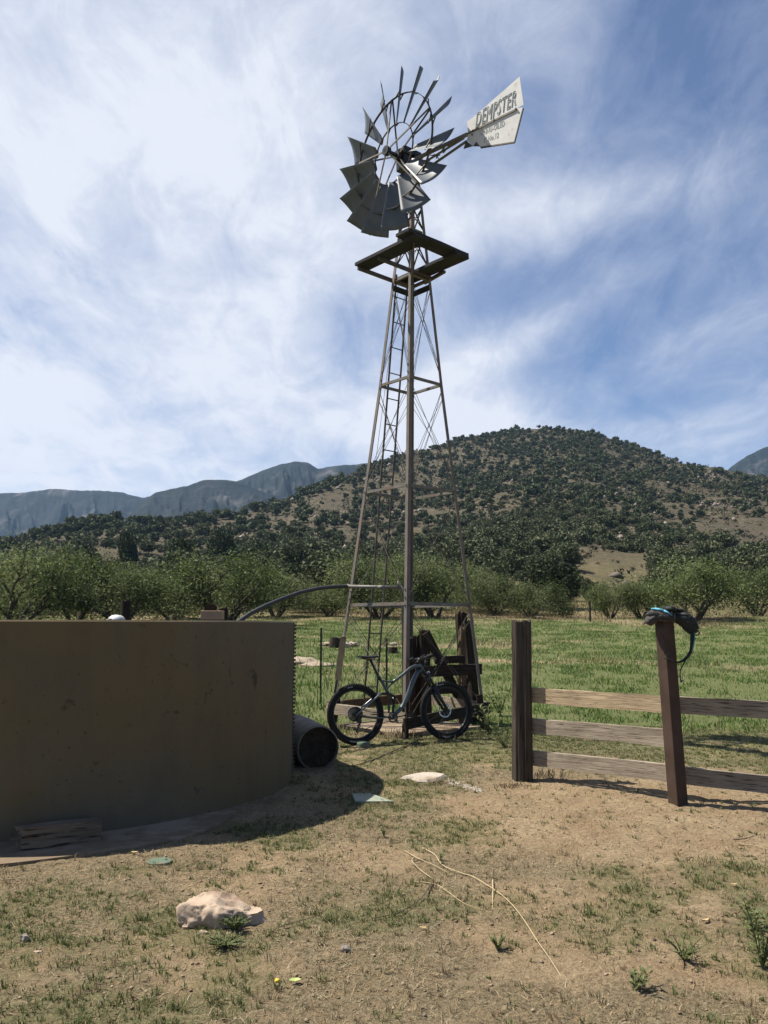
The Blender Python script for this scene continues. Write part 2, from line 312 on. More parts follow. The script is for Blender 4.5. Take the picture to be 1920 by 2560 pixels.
# ------------------------------------------------------------------ objects
W = {}
def link(o, M4, parent=None):
    C.objects.link(o); o.parent = parent
    o.matrix_basis = (W[parent.name].inverted() @ M4) if parent else M4
    W[o.name] = M4.copy()
    return o
def tag(o, label=None, cat=None, group=None, kind=None):
    for k, v in (('label', label), ('category', cat), ('group', group), ('kind', kind)):
        if v: o[k] = v
    return o
def empty(name, loc, label, cat, rz=0.0, group=None, M4=None):
    o = bpy.data.objects.new(name, None); o.empty_display_size = 0.2
    link(o, M4 if M4 is not None else Matrix.Translation(Vector(loc)) @ Matrix.Rotation(rz, 4, 'Z'))
    return tag(o, label, cat, group)
class MB:
    def __init__(s): s.v = []; s.f = []
    def add(s, vs, fs):
        b = len(s.v); s.v += [Vector(v) for v in vs]; s.f += [tuple(i+b for i in f) for f in fs]; return s
    def box(s, c, size, M3=None):
        c = Vector(c); x, y, z = [a/2 for a in size]
        vs = [Vector((i*x, j*y, k*z)) for i in (-1, 1) for j in (-1, 1) for k in (-1, 1)]
        if M3 is not None: vs = [M3 @ v for v in vs]
        return s.add([c+v for v in vs], [(0, 1, 3, 2), (4, 6, 7, 5), (0, 4, 5, 1), (2, 3, 7, 6), (0, 2, 6, 4), (1, 5, 7, 3)])
    def bar(s, a, b, w, h, up=(0, 0, 1), ch=0.0):
        a, b = Vector(a), Vector(b); x = (b-a).normalized(); up = Vector(up)
        y = up.cross(x)
        if y.length < 1e-4: y = Vector((0, 1, 0)).cross(x)
        y.normalize(); z = x.cross(y)
        return s.box((a+b)/2, ((b-a).length, w, h), Matrix((x, y, z)).transposed())
    def tube(s, pts, r, n=8, cap=True, flat=1.0, up=None):
        pts = [Vector(p) for p in pts]
        rs = r if isinstance(r, (list, tuple)) else [r]*len(pts)
        rings = []; prev = None
        for i, p in enumerate(pts):
            t = (pts[min(i+1, len(pts)-1)]-pts[max(i-1, 0)]).normalized()
            u = Vector(up) if up else (prev if prev is not None else (Vector((0, 0, 1)) if abs(t.z) < 0.9 else Vector((1, 0, 0))))
            a = (u-t*u.dot(t))
            if a.length < 1e-5: a = t.orthogonal()
            a.normalize(); b = t.cross(a); prev = a
            rings.append([p+(a*math.cos(q)*rs[i]*flat+b*math.sin(q)*rs[i]) for q in [2*math.pi*k/n for k in range(n)]])
        vs = [v for r_ in rings for v in r_]; fs = []
        for i in range(len(pts)-1):
            for k in range(n):
                fs.append((i*n+k, i*n+(k+1) % n, (i+1)*n+(k+1) % n, (i+1)*n+k))
        if cap: fs += [tuple(range(n))[::-1], tuple((len(pts)-1)*n+k for k in range(n))]
        return s.add(vs, fs)
    def ring(s, c, ax, R_, r, n=48, m=8, rw=None):
        """torus about axis ax; rw = half width along the axis"""
        c, ax = Vector(c), Vector(ax).normalized(); a = ax.orthogonal().normalized(); b = ax.cross(a); rw = rw or r
        vs, fs = [], []
        for i in range(n):
            q = 2*math.pi*i/n; d = a*math.cos(q)+b*math.sin(q)
            for k in range(m):
                w = 2*math.pi*k/m
                vs.append(c+d*(R_+r*math.cos(w))+ax*rw*math.sin(w))
        for i in range(n):
            for k in range(m):
                fs.append((i*m+k, ((i+1) % n)*m+k, ((i+1) % n)*m+(k+1) % m, i*m+(k+1) % m))
        return s.add(vs, fs)
    def blob(s, c, rad, seed=0, amp=0.15, freq=2.0, nu=20, nv=14, M3=None, fold=0.0):
        c = Vector(c); vs, fs = [], []
        for j in range(nv+1):
            th = math.pi*j/nv
            for i in range(nu):
                ph = 2*math.pi*i/nu
                d = Vector((math.sin(th)*math.cos(ph), math.sin(th)*math.sin(ph), math.cos(th)))
                k = 1+amp*mn.noise(d*freq+Vector((seed*3.7, seed*1.3, 0)))*2+amp*0.6*mn.noise(d*freq*2.7+Vector((seed, 0, 5)))*2
                if fold: k += fold*abs(mn.noise(Vector((d.x*2, d.y*2, d.z*9))+Vector((seed, 0, 0))))
                v = Vector((d.x*rad[0], d.y*rad[1], d.z*rad[2]))*k
                vs.append(c+(M3 @ v if M3 is not None else v))
        for j in range(nv):
            for i in range(nu):
                fs.append((j*nu+i, (j+1)*nu+i, (j+1)*nu+(i+1) % nu, j*nu+(i+1) % nu))
        return s.add(vs, fs)
    def build(s, name, mat, parent=None, M4=None, local=False, smooth=False, bevel=0.0, origin=None):
        """verts are world coordinates unless local; then M4 places them"""
        if M4 is None:
            M4 = W[parent.name].copy() if parent else Matrix.Translation(Vector(origin or (0, 0, 0)))
        vs = s.v
        if not local:
            inv = M4.inverted(); vs = [inv @ v for v in vs]
        me = bpy.data.meshes.new(name); me.from_pydata([tuple(v) for v in vs], [], s.f); me.update()
        if smooth: me.shade_smooth()
        me.materials.append(mat)
        o = bpy.data.objects.new(name, me); link(o, M4, parent)
        if bevel:
            b = o.modifiers.new('edge', 'BEVEL'); b.width = bevel; b.segments = 2; b.limit_method = 'ANGLE'
        return o
def frame(a, b, up=(0, 0, 1)):
    a, b = Vector(a), Vector(b); x = (b-a).normalized(); y = Vector(up).cross(x)
    if y.length < 1e-4: y = Vector((0, 1, 0)).cross(x)
    y.normalize(); z = x.cross(y)
    m = Matrix((x, y, z)).transposed().to_4x4(); m.translation = a
    return m, (b-a).length
def plank(name, a, b, w, h, mat, parent=None, up=(0, 0, 1), rough=0.004, seed=0, seg=14, bevel=0.004):
    """a rough-sawn board, local X along its length, w across, h along up"""
    m4, L = frame(a, b, up); mb = MB(); vs, fs = [], []
    prof = [(-1, -1), (-1, 0), (-1, 1), (0, 1), (1, 1), (1, 0), (1, -1), (0, -1)]
    for i in range(seg+1):
        x = L*i/seg
        for k, (py, pz) in enumerate(prof):
            j = Vector((x*2.1+seed*7.3, k*1.7, seed))
            dy = mn.noise(j)*rough*1.2+mn.noise(Vector((x*0.8, seed*5, 2)))*rough
            dz = mn.noise(j+Vector((9, 3, 1)))*rough*1.6+mn.noise(Vector((x*0.7, seed*5, 8)))*rough*1.5
            dx = (mn.noise(Vector((k*3.1, seed*2, 4)))*rough*3 if i in (0, seg) else 0)
            vs.append((x+dx, py*w/2+dy, pz*h/2+dz))
    for i in range(seg):
        for k in range(8): fs.append((i*8+k, (i+1)*8+k, (i+1)*8+(k+1) % 8, i*8+(k+1) % 8))
    fs += [tuple(range(8)), tuple(seg*8+k for k in range(8))[::-1]]
    mb.add(vs, fs)
    o = mb.build(name, mat, parent, M4=m4, local=True)
    return o
def post(name, a, b, r, mat, parent=None, seed=0, rough=0.012, sq=0.0, flare=1.0, n=20, seg=16, ragged=0.02, flat=1.0):
    """round or squarish weathered post from a (bottom) to b (top); local X along it"""
    m4, L = frame(a, b, (0, 1, 0)); mb = MB(); vs, fs = [], []
    for i in range(seg+1):
        t = i/seg; x = L*t; rr = r*(flare+(1-flare)*t)
        for k in range(n):
            q = 2*math.pi*k/n; cx, cy = math.cos(q), math.sin(q)
            sqf = 1/(max(abs(cx), abs(cy)) if sq else 1); rad = rr*((1-sq)+sq*sqf)
            groove = mn.noise(Vector((cx*4.5, cy*4.5, x*0.35+seed*3)))*rough*1.3+mn.noise(Vector((cx*1.5, cy*1.5, x*1.4+seed*9)))*rough
            xx = x+(mn.noise(Vector((cx*2, cy*2, seed*4)))*ragged*2 if i == seg else 0)
            vs.append((xx, cx*(rad+groove), cy*(rad+groove)*flat))
    for i in range(seg):
        for k in range(n): fs.append((i*n+k, i*n+(k+1) % n, (i+1)*n+(k+1) % n, (i+1)*n+k))
    vs.append((L-0.004, 0, 0)); c = len(vs)-1
    for k in range(n): fs.append((seg*n+k, seg*n+(k+1) % n, c))
    fs.append(tuple(range(n))[::-1])
    mb.add(vs, fs)
    return mb.build(name, mat, parent, M4=m4, local=True)
def npmesh(name, verts, faces, mat, M4=None, parent=None, smooth=False, do_link=True):
    verts = np.ascontiguousarray(verts, np.float32); faces = np.ascontiguousarray(faces, np.int32)
    me = bpy.data.meshes.new(name); k = faces.shape[1]
    me.vertices.add(len(verts)); me.vertices.foreach_set('co', verts.ravel())
    me.loops.add(faces.size); me.loops.foreach_set('vertex_index', faces.ravel())
    me.polygons.add(len(faces)); me.polygons.foreach_set('loop_start', np.arange(0, faces.size, k, dtype=np.int32))
    me.polygons.foreach_set('loop_total', np.full(len(faces), k, np.int32))
    if smooth: me.polygons.foreach_set('use_smooth', np.ones(len(faces), bool))
    me.update(calc_edges=True); me.materials.append(mat)
    if not do_link: return me
    o = bpy.data.objects.new(name, me); link(o, M4 or Matrix.Identity(4), parent)
    return o

# ------------------------------------------------------------------ ground sheet
def axis(parts):
    out = [parts[0][0]]
    for (a, b, d0, d1) in parts:
        x = a
        while x < b-1e-6:
            f = (x-a)/(b-a); x = min(b, x+d0+(d1-d0)*f); out.append(x)
    return np.unique(np.round(out, 4))
ys = axis([(-60, 2, 8, 0.4), (2, 3, 0.3, 0.022), (3, 6, 0.022, 0.03), (6, 10, 0.03, 0.07), (10, 16, 0.07, 0.16), (16, 60, 0.16, 1.0), (60, 200, 1.0, 1.8), (200, 520, 1.8, 3.2), (520, 2200, 12, 160)])
xp = axis([(0, 2.6, 0.025, 0.03), (2.6, 5, 0.03, 0.08), (5, 12, 0.08, 0.5), (12, 60, 0.5, 1.2), (60, 300, 1.2, 3.4), (300, 1500, 12, 120)])
xs = np.unique(np.concatenate([-xp, xp]))
XX, YY = np.meshgrid(xs, ys); ZZ = terrain(XX, YY)
nx, ny = len(xs), len(ys)
idx = np.arange(nx*ny).reshape(ny, nx)
faces = np.stack([idx[:-1, :-1], idx[:-1, 1:], idx[1:, 1:], idx[1:, :-1]], -1).reshape(-1, 4)
ground = npmesh('ground', np.stack([XX, YY, ZZ], -1).reshape(-1, 3), faces, M['ground'], smooth=True)
tag(ground, 'sandy pasture floor rising to the stony hill', None, None, 'structure')
gg, tt = cover(XX, YY)
# the thin footpath across the meadow
pathy = 21.3+0.4*np.sin(XX*0.35)+0.08*XX
pm = np.exp(-((YY-pathy)/0.22)**2)*sstep(-6, -3, XX)*(1-sstep(5.0, 8, XX))
gg = gg*(1-pm); tt = tt*(1-pm)
# trodden pale streak beside the white cover
for nm, arr in (('green', gg), ('thatch', tt), ('hill', np.clip((YY-44+(fbm(XX/6, YY/6, 71, 3)-0.5)*8)/300, 0, 1))):
    at = ground.data.attributes.new(nm, 'FLOAT', 'POINT'); at.data.foreach_set('value', arr.ravel().astype(np.float32))

# ------------------------------------------------------------------ far mountains
def mountain(name, pts, D, depth, seed, label, base=1600):
    pts = np.array(pts, float)
    px = np.arange(pts[0, 0], pts[-1, 0]+1, 3.0)
    py = np.interp(px, pts[:, 0], pts[:, 1])+(fbm(px/40, px*0, seed, 4)-0.5)*7+(fbm(px/7, px*0, seed+3, 2)-0.5)*1.6
    el = (1562-py)/F; el = el/(1-el*0.135)
    rows = 46; V = []
    for j in range(rows+1):
        s = j/rows
        Y = D-depth*(1-s) if s <= 1 else D
        zt = H+D*el
        prof = s**0.85
        X = (px-960)/F*Y*1.0
        rg = (fbm(px/70+seed, s*3.0+px*0, seed+7, 5)-0.5)+0.35*(np.abs(fbm(px/30, s*2+px*0, seed+9, 4)-0.5)*-2+0.3)
        z = zt*prof+rg*zt*0.85*s*(1-s)*2
        yy = Y+rg*depth*0.25*(1-s)
        V.append(np.stack([X, np.full_like(X, 0)+yy, z-4*(1-s)], -1))
    V.append(np.stack([(px-960)/F*D, np.full_like(px, D+depth*0.7), np.full_like(px, 0.0)], -1))
    V = np.array(V); n = len(px); idx = np.arange(V.shape[0]*n).reshape(V.shape[0], n)
    fc = np.stack([idx[:-1, :-1], idx[:-1, 1:], idx[1:, 1:], idx[1:, :-1]], -1).reshape(-1, 4)
    o = npmesh(name, V.reshape(-1, 3), fc, M['mount'], smooth=True)
    return tag(o, label, None, None, 'structure')
mountain('mountain_range', [(-900, 1290), (-300, 1262), (0, 1240), (115, 1229), (208, 1232), (300, 1238), (347, 1249), (400, 1241), (460, 1232), (560, 1262), (700, 1300), (900, 1360)], 1650, 420, 3, 'hazy blue mountain range on the far left skyline')
mountain('mountain_spur', [(250, 1370), (335, 1270), (380, 1236), (440, 1224), (500, 1208), (560, 1207), (600, 1214), (660, 1235), (730, 1255), (850, 1290), (1000, 1340)], 1150, 330, 9, 'rocky outcropped spur in front of the blue range')
mountain('mountain_dome', [(470, 1290), (560, 1216), (600, 1207), (648, 1186), (700, 1168), (735, 1162), (765, 1163), (792, 1178), (830, 1172), (903, 1167), (1000, 1172), (1100, 1200)], 1350, 380, 15, 'domed blue mountain behind the left flank of the hill')
mountain('mountain_shoulder', [(1720, 1310), (1800, 1225), (1838, 1178), (1865, 1160), (1890, 1145), (1930, 1126), (2000, 1108), (2150, 1098), (2400, 1150), (2700, 1260)], 1300, 360, 21, 'dark blue mountain shoulder at the right edge behind the hill')

# ------------------------------------------------------------------ grass and litter (stuff)
def blades(n, xr, yr, prob, hgt, wid, lean, seed, pow_=1.0):
    r = np.random.default_rng(seed)
    y = yr[0]+(yr[1]-yr[0])*r.random(n)**pow_
    x = (r.random(n)*2-1)*(xr*y+0.3)
    k = r.random(n) < prob(x, y)
    x, y = x[k], y[k]; n = len(x); z = terrain(x, y)
    hh = hgt[0]+(hgt[1]-hgt[0])*r.random(n)**2; ww = wid*(0.6+0.8*r.random(n))
    a = r.random(n)*6.283; b = r.random(n)*6.283; ln = lean*(0.3+r.random(n))
    wx, wy = np.cos(a)*ww/2, np.sin(a)*ww/2; lx, ly = np.cos(b)*hh*ln, np.sin(b)*hh*ln
    v = np.empty((n, 5, 3))
    v[:, 0] = np.stack([x-wx, y-wy, z-0.005], -1); v[:, 1] = np.stack([x+wx, y+wy, z-0.005], -1)
    v[:, 2] = np.stack([x+wx*0.7+lx*0.35, y+wy*0.7+ly*0.35, z+hh*0.6], -1)
    v[:, 3] = np.stack([x-wx*0.7+lx*0.35, y-wy*0.7+ly*0.35, z+hh*0.6], -1)
    v[:, 4] = np.stack([x+lx, y+ly, z+hh*(1-0.4*np.clip(ln-0.4, 0, 1))], -1)
    b0 = np.arange(n)[:, None]*5
    f = np.concatenate([b0+np.array([[0, 1, 2]]), b0+np.array([[0, 2, 3]]), b0+np.array([[3, 2, 4]])])
    return v.reshape(-1, 3), f
TC = Vector((-3.36, 8.2)); TR = 2.46
def clear(x, y):
    """nothing grows on the tank, its slab or the tower slab"""
    a = ((x+3.5)**2+(y-8.2)**2) > (2.55+0.55*sstep(0.2, -1.6, x)*(y < 8))**2
    b = (np.abs(x-0.4)+np.abs(y-12.25)) > 1.05
    return (a & b)*1.0
def clump(x, y, s=7.0, seed=77): return sstep(0.42, 0.62, fbm(x*s, y*s, seed, 3))
def pg(x, y): return (0.05+0.95*cover(x, y)[0])*clear(x, y)*(0.12+0.88*clump(x, y))
def pd(x, y):
    g, t = cover(x, y); return np.clip(t*0.9-0.3*g, 0.02, 1)*clear(x, y)*(0.3+0.7*clump(x, y, 5.0, 99))
v, f = blades(260000, 0.52, (3.0, 12.5), pg, (0.006, 0.038), 0.0042, 1.0, 1, 0.75)
tag(npmesh('green_grass', v, f, M['grass']), 'short green grass in patches on the bare yard', 'grass', None, 'stuff')
v, f = blades(380000, 0.52, (3.0, 12.0), pd, (0.004, 0.020), 0.0038, 5.0, 2, 0.7)
tag(npmesh('dry_grass', v, f, M['drygrass']), 'straw coloured dead grass matted over the yard', 'grass', None, 'stuff')
v, f = blades(380000, 0.50, (11.5, 47), lambda x, y: cover(x, y)[0]*clear(x, y)*(0.15+0.85*clump(x, y, 2.0)), (0.03, 0.12), 0.016, 0.8, 3, 0.8)
tag(npmesh('meadow_grass', v, f, M['meadow']), 'green pasture grass behind the windmill and the rail fence', 'grass', None, 'stuff')
v, f = blades(90000, 0.50, (14, 62), lambda x, y: (1-cover(x, y)[0]*0.93)*clump(x, y, 1.2, 55), (0.10, 0.34), 0.022, 0.6, 4, 0.55)
tag(npmesh('tall_dry_grass', v, f, M['drygrass']), 'tall golden dry grass at the edge of the trees', 'grass', None, 'stuff')
def pt(x, y):
    a = np.exp(-((x+0.9+0.25*(y-12))/1.6)**2)*sstep(13, 15, y)*(1-sstep(22, 30, y))
    return np.clip(a*clump(x, y, 1.1, 58)*1.3, 0, 1)
v, f = blades(16000, 0.50, (12.5, 30), pt, (0.15, 0.50), 0.02, 0.6, 5, 0.8)
tag(npmesh('tall_green_weeds', v, f, M['meadow']), 'tall leafy green weeds beyond the tank end', 'weeds', None, 'stuff')

def tufts(n, seed, prob, nb, hgt, spread, wid):
    r = np.random.default_rng(seed); y = 3.0+9.5*r.random(n)**0.85; x = (r.random(n)*2-1)*(0.52*y+0.3)
    k = r.random(n) < prob(x, y); x, y = x[k], y[k]; n = len(x)
    sz = 0.45+0.9*r.random(n)**1.5
    i = np.repeat(np.arange(n), nb); N_ = len(i)
    a = r.random(N_)*6.283; rad = spread*r.random(N_)*sz[i]; bx0 = x[i]+np.cos(a)*rad*0.5; by0 = y[i]+np.sin(a)*rad*0.5; z = terrain(bx0, by0)
    hh = (hgt[0]+(hgt[1]-hgt[0])*r.random(N_))*sz[i]; ln = 0.25+0.95*r.random(N_); ww = wid*(0.6+0.8*r.random(N_)); q = a+r.normal(size=N_)*0.5
    wx, wy = -np.sin(q)*ww/2, np.cos(q)*ww/2; lx, ly = np.cos(q)*hh*ln, np.sin(q)*hh*ln
    v = np.empty((N_, 5, 3))
    v[:, 0] = np.stack([bx0-wx, by0-wy, z-0.004], -1); v[:, 1] = np.stack([bx0+wx, by0+wy, z-0.004], -1)
    v[:, 2] = np.stack([bx0+wx*.8+lx*.4, by0+wy*.8+ly*.4, z+hh*.65], -1); v[:, 3] = np.stack([bx0-wx*.8+lx*.4, by0-wy*.8+ly*.4, z+hh*.65], -1)
    v[:, 4] = np.stack([bx0+lx, by0+ly, z+hh*.9], -1); b0 = np.arange(N_)[:, None]*5
    return v.reshape(-1, 3), np.concatenate([b0+np.array([[0, 1, 2]]), b0+np.array([[0, 2, 3]]), b0+np.array([[3, 2, 4]])])
v, f = tufts(15000, 21, lambda x, y: (0.05+0.8*cover(x, y)[0])*clear(x, y), 16, (0.010, 0.032), 0.060, 0.0042)
tag(npmesh('grass_tufts', v, f, M['grass']), 'small green tufts of grass dotting the yard', 'grass', None, 'stuff')
v, f = tufts(5000, 22, lambda x, y: (0.10+0.5*cover(x, y)[1])*clear(x, y), 12, (0.012, 0.040), 0.05, 0.0035)
tag(npmesh('dead_tufts', v, f, M['drygrass']), 'small bleached tufts of dead grass dotting the yard', 'grass', None, 'stuff')

def pebbles(n, seed, prob, size):
    r = np.random.default_rng(seed); y = 3+8.5*r.random(n)**0.8; x = (r.random(n)*2-1)*(0.52*y+0.3)
    k = r.random(n) < prob(x, y); x, y = x[k], y[k]; n = len(x); z = terrain(x, y)
    o = np.array([(1, 0, 0), (-1, 0, 0), (0, 1, 0), (0, -1, 0), (0, 0, 1), (0, 0, -1)], float)
    s = size[0]+(size[1]-size[0])*r.random(n)**4
    v = o[None]*s[:, None, None]*(0.6+0.8*r.random((n, 6, 1)))*np.array([1, 1, 0.6])
    a = r.random(n)*6.28; ca, sa = np.cos(a)[:, None], np.sin(a)[:, None]
    vx = v[..., 0]*ca-v[..., 1]*sa; vy = v[..., 0]*sa+v[..., 1]*ca
    v = np.stack([vx+x[:, None], vy+y[:, None], v[..., 2]+z[:, None]+s[:, None]*0.2], -1)
    f0 = np.array([(0, 2, 4), (2, 1, 4), (1, 3, 4), (3, 0, 4), (2, 0, 5), (1, 2, 5), (3, 1, 5), (0, 3, 5)])
    return v.reshape(-1, 3), (np.arange(n)[:, None, None]*6+f0[None]).reshape(-1, 3)
v, f = pebbles(22000, 5, lambda x, y: clear(x, y)*(1-0.75*cover(x, y)[0])*(0.3+0.7*clump(x, y, 3)), (0.0025, 0.013))
m = leafmat('gravel_stone', [(0.14, 0.09, 0.06), (0.3, 0.2, 0.13), (0.4, 0.3, 0.2), (0.2, 0.15, 0.11)], 0.9, 0)
tag(npmesh('gravel', v, f, m), 'fine loose gravel scattered over the sandy yard', 'gravel', None, 'stuff')
def hillbrush(n, seed):
    r = np.random.default_rng(seed); px = r.uniform(-150, 2080, n); y = 62+390*r.random(n)**0.75; x = (px-960)/F*y
    k = r.random(n) < (0.25+0.75*sstep(0.40, 0.62, fbm(x/9, y/12, 93, 4)))*(1-0.5*(px < 860))*(1-0.55*((px > 1435) & (px < 1640) & (y < 125))); x, y = x[k], y[k]; n = len(x); z = terrain(x, y)
    s = (0.18+0.55*r.random(n)**2)*(0.7+y/400); nb = 9
    c = np.repeat(np.stack([x, y, z], -1), nb, 0); ss = np.repeat(s, nb)
    c = c+r.normal(size=c.shape)*np.stack([ss, ss, ss*0.4], -1)*0.75; c[:, 2] += ss*0.35
    a = r.normal(size=c.shape); a /= np.linalg.norm(a, axis=1)[:, None]; b = r.normal(size=c.shape); b -= a*(a*b).sum(1)[:, None]; b /= np.linalg.norm(b, axis=1)[:, None]
    q = (ss*0.5)[:, None]; v = np.stack([c-a*q, c+b*q*0.7, c+a*q, c-b*q*0.7], 1)
    return v.reshape(-1, 3), np.arange(len(c)*4).reshape(-1, 4)
v, f = hillbrush(26000, 33)
mbr = leafmat('slope_brush', [(0.035, 0.036, 0.018), (0.065, 0.062, 0.032), (0.12, 0.10, 0.055)], 0.85, 0.1, 0.15)
tag(npmesh('slope_brush', v, f, mbr), 'low olive brush and bunch grass covering the stony slopes', 'brush', None, 'stuff')
# hillside rocks
def hillrocks(n, seed):
    r = np.random.default_rng(seed); px = r.uniform(-100, 2050, n); y = 70+370*r.random(n)**0.8; x = (px-960)/F*y
    k = r.random(n) < sstep(0.48, 0.68, fbm(x/18, y/22, 88, 4))*sstep(60, 200, y); x, y = x[k], y[k]; n = len(x); z = terrain(x, y)
    o = np.array([(1, 0, 0), (-1, 0, 0), (0, 1, 0), (0, -1, 0), (0, 0, 1), (0, 0, -1)], float)
    s = 0.25+1.0*r.random(n)**3
    v = o[None]*s[:, None, None]*(0.6+0.8*r.random((n, 6, 1)))
    v = np.stack([v[..., 0]+x[:, None], v[..., 1]+y[:, None], v[..., 2]*0.8+z[:, None]], -1)
    f0 = np.array([(0, 2, 4), (2, 1, 4), (1, 3, 4), (3, 0, 4), (2, 0, 5), (1, 2, 5), (3, 1, 5), (0, 3, 5)])
    return v.reshape(-1, 3), (np.arange(n)[:, None, None]*6+f0[None]).reshape(-1, 3)
v, f = hillrocks(9000, 8)
m = leafmat('hill_rock', [(0.13, 0.105, 0.085), (0.2, 0.16, 0.13), (0.3, 0.25, 0.21)], 0.9, 0)
tag(npmesh('hillside_rubble', v, f, m), 'pale rock rubble strewn over the stony hill', 'rocks', None, 'stuff')

# ------------------------------------------------------------------ trees
def leafquads(cent, size, r, flat=0.5):
    n = len(cent)
    a = r.normal(size=(n, 3)); a /= np.linalg.norm(a, axis=1)[:, None]
    b = r.normal(size=(n, 3)); b -= a*(a*b).sum(1)[:, None]; b /= np.linalg.norm(b, axis=1)[:, None]
    s = size*(0.5+r.random(n))[:, None]
    v = np.stack([cent-a*s, cent+b*s*flat, cent+a*s, cent-b*s*flat], 1)
    return v.reshape(-1, 3), np.arange(n*4).reshape(n, 4)
def mesquite_meshes(seed, h=3.4, w=2.6, nleaf=14000, leaf=0.064):
    r = np.random.default_rng(seed); rr = random.Random(seed)
    mb = MB(); tips = []
    def grow(p, d, L, rad, lev):
        pts = [p]; q = p.copy(); dd = d.copy()
        for i in range(4):
            dd = (dd+Vector((rr.uniform(-.28, .28), rr.uniform(-.28, .28), rr.uniform(-.16, .20)))).normalized()
            q = q+dd*L/4; pts.append(q.copy())
        mb.tube(pts, [rad*(1-0.13*i) for i in range(5)], 5 if lev else 6, cap=False)
        if lev >= 3: tips.append((q, L)); tips.append((pts[2], L)); return
        for k in range(3 if lev else 4):
            a = rr.uniform(0, 6.28); sp = rr.uniform(0.45, 0.95)
            nd = (dd+Vector((math.cos(a)*sp, math.sin(a)*sp, rr.uniform(-0.25, 0.4)))).normalized()
            grow(pts[rr.choice((2, 3, 4))], nd, L*rr.uniform(0.6, 0.85), rad*0.55, lev+1)
    ns = rr.randint(3, 5)
    for s in range(ns):
        a = 6.28*s/ns+rr.uniform(-.4, .4)
        grow(Vector((math.cos(a)*0.06, math.sin(a)*0.06, -0.05)), Vector((math.cos(a)*0.75, math.sin(a)*0.75, 0.85)).normalized(), h*0.36, h*0.026, 1)
    T = np.array([tuple(t[0]) for t in tips])
    wt = r.random(len(T))**2.2+0.05; wt /= wt.sum()
    cen = T[r.choice(len(T), nleaf, p=wt)]
    cen = cen+r.normal(size=cen.shape)*np.array([0.33, 0.33, 0.22])*h/3.4*(0.6+0.8*r.random((nleaf, 1)))
    sk = r.normal(size=(nleaf//6, 3))*np.array([0.42*w, 0.42*w, 0.12*h])+np.array([0, 0, 0.24*h])
    cen = np.concatenate([cen, sk]); c2 = cen[(cen[:, 2] > 0.05*h)]
    mx = np.percentile(c2[:, 2], 98); sx = np.percentile(np.abs(c2[:, 0]), 96)
    S = np.array([w/sx, w/sx, h/mx])
    lv, lf = leafquads(c2*S, leaf, r)
    tv = np.array([tuple(v) for v in mb.v])*S
    me1 = npmesh('trunk', tv, np.array(mb.f), M['bark'], do_link=False)
    me2 = npmesh('crown', lv, lf, M['mesquite'], do_link=False)
    return me1, me2
def oak_meshes(seed, h=4.2, w=2.5, nleaf=6500, leaf=0.10, mat='oak', trunk=True):
    r = np.random.default_rng(seed); k = 16
    cc = r.normal(size=(k, 3)); cc /= np.linalg.norm(cc, axis=1)[:, None]
    cc = cc*np.array([w*0.62, w*0.62, h*0.30])*(0.35+0.65*r.random((k, 1)))+np.array([0, 0, h*0.56])
    rad = (0.30+0.22*r.random(k))*w
    i = r.integers(0, k, nleaf); d = r.normal(size=(nleaf, 3)); d /= np.linalg.norm(d, axis=1)[:, None]
    rr_ = rad[i]*(0.80+0.28*r.random(nleaf))
    cen = cc[i]+d*rr_[:, None]*np.array([1, 1, 0.78])
    cen = cen[cen[:, 2] > 0.10*h]
    lv, lf = leafquads(cen, leaf, r, 0.7)
    me2 = npmesh('crown', lv, lf, M[mat], do_link=False)
    me1 = None
    if trunk:
        mb = MB(); rn = random.Random(seed)
        for s in range(3):
            a = rn.uniform(0, 6.28)
            mb.tube([(0, 0, -0.2), (math.cos(a)*0.2, math.sin(a)*0.2, h*0.25), (math.cos(a)*0.5, math.sin(a)*0.5, h*0.6)], [h*0.035, h*0.028, h*0.012], 7)
        me1 = npmesh('trunk', np.array([tuple(v) for v in mb.v]), np.array([f_ for f_ in mb.f if len(f_) == 4]), M['bark'], do_link=False)
    return me1, me2
MESQ = [mesquite_meshes(s) for s in (101, 102, 103, 104, 105, 106, 107)]
OAK = [oak_meshes(s) for s in (201, 202, 203)]
def ypix(px, py, lo=13, hi=400):
    """distance at which the ray through a photo point meets the terrain"""
    d = ray(px, py); Y = lo
    while Y < hi:
        if H+d.z*Y/d.y < gz(d.x*Y/d.y, Y): return Y
        Y += 0.5 if Y < 60 else 1.0
    return hi
def tree(name, meshes, x, y, sx, sz, rz, label, cat, group=None, h0=3.4, w0=2.6):
    z = gz(x, y)-0.05
    root = empty(name, (x, y, z), label, cat, group=group)
    for nm, me in zip(('trunk', 'crown'), meshes):
        if me is None: continue
        o = bpy.data.objects.new(nm, me)
        link(o, Matrix.Translation((x, y, z)) @ Matrix.Rotation(rz, 4, 'Z') @ Matrix.Diagonal((sx, sx, sz, 1)) @ Matrix.Rotation(0.10*math.sin(rz*5), 4, 'X'), root)
    return root
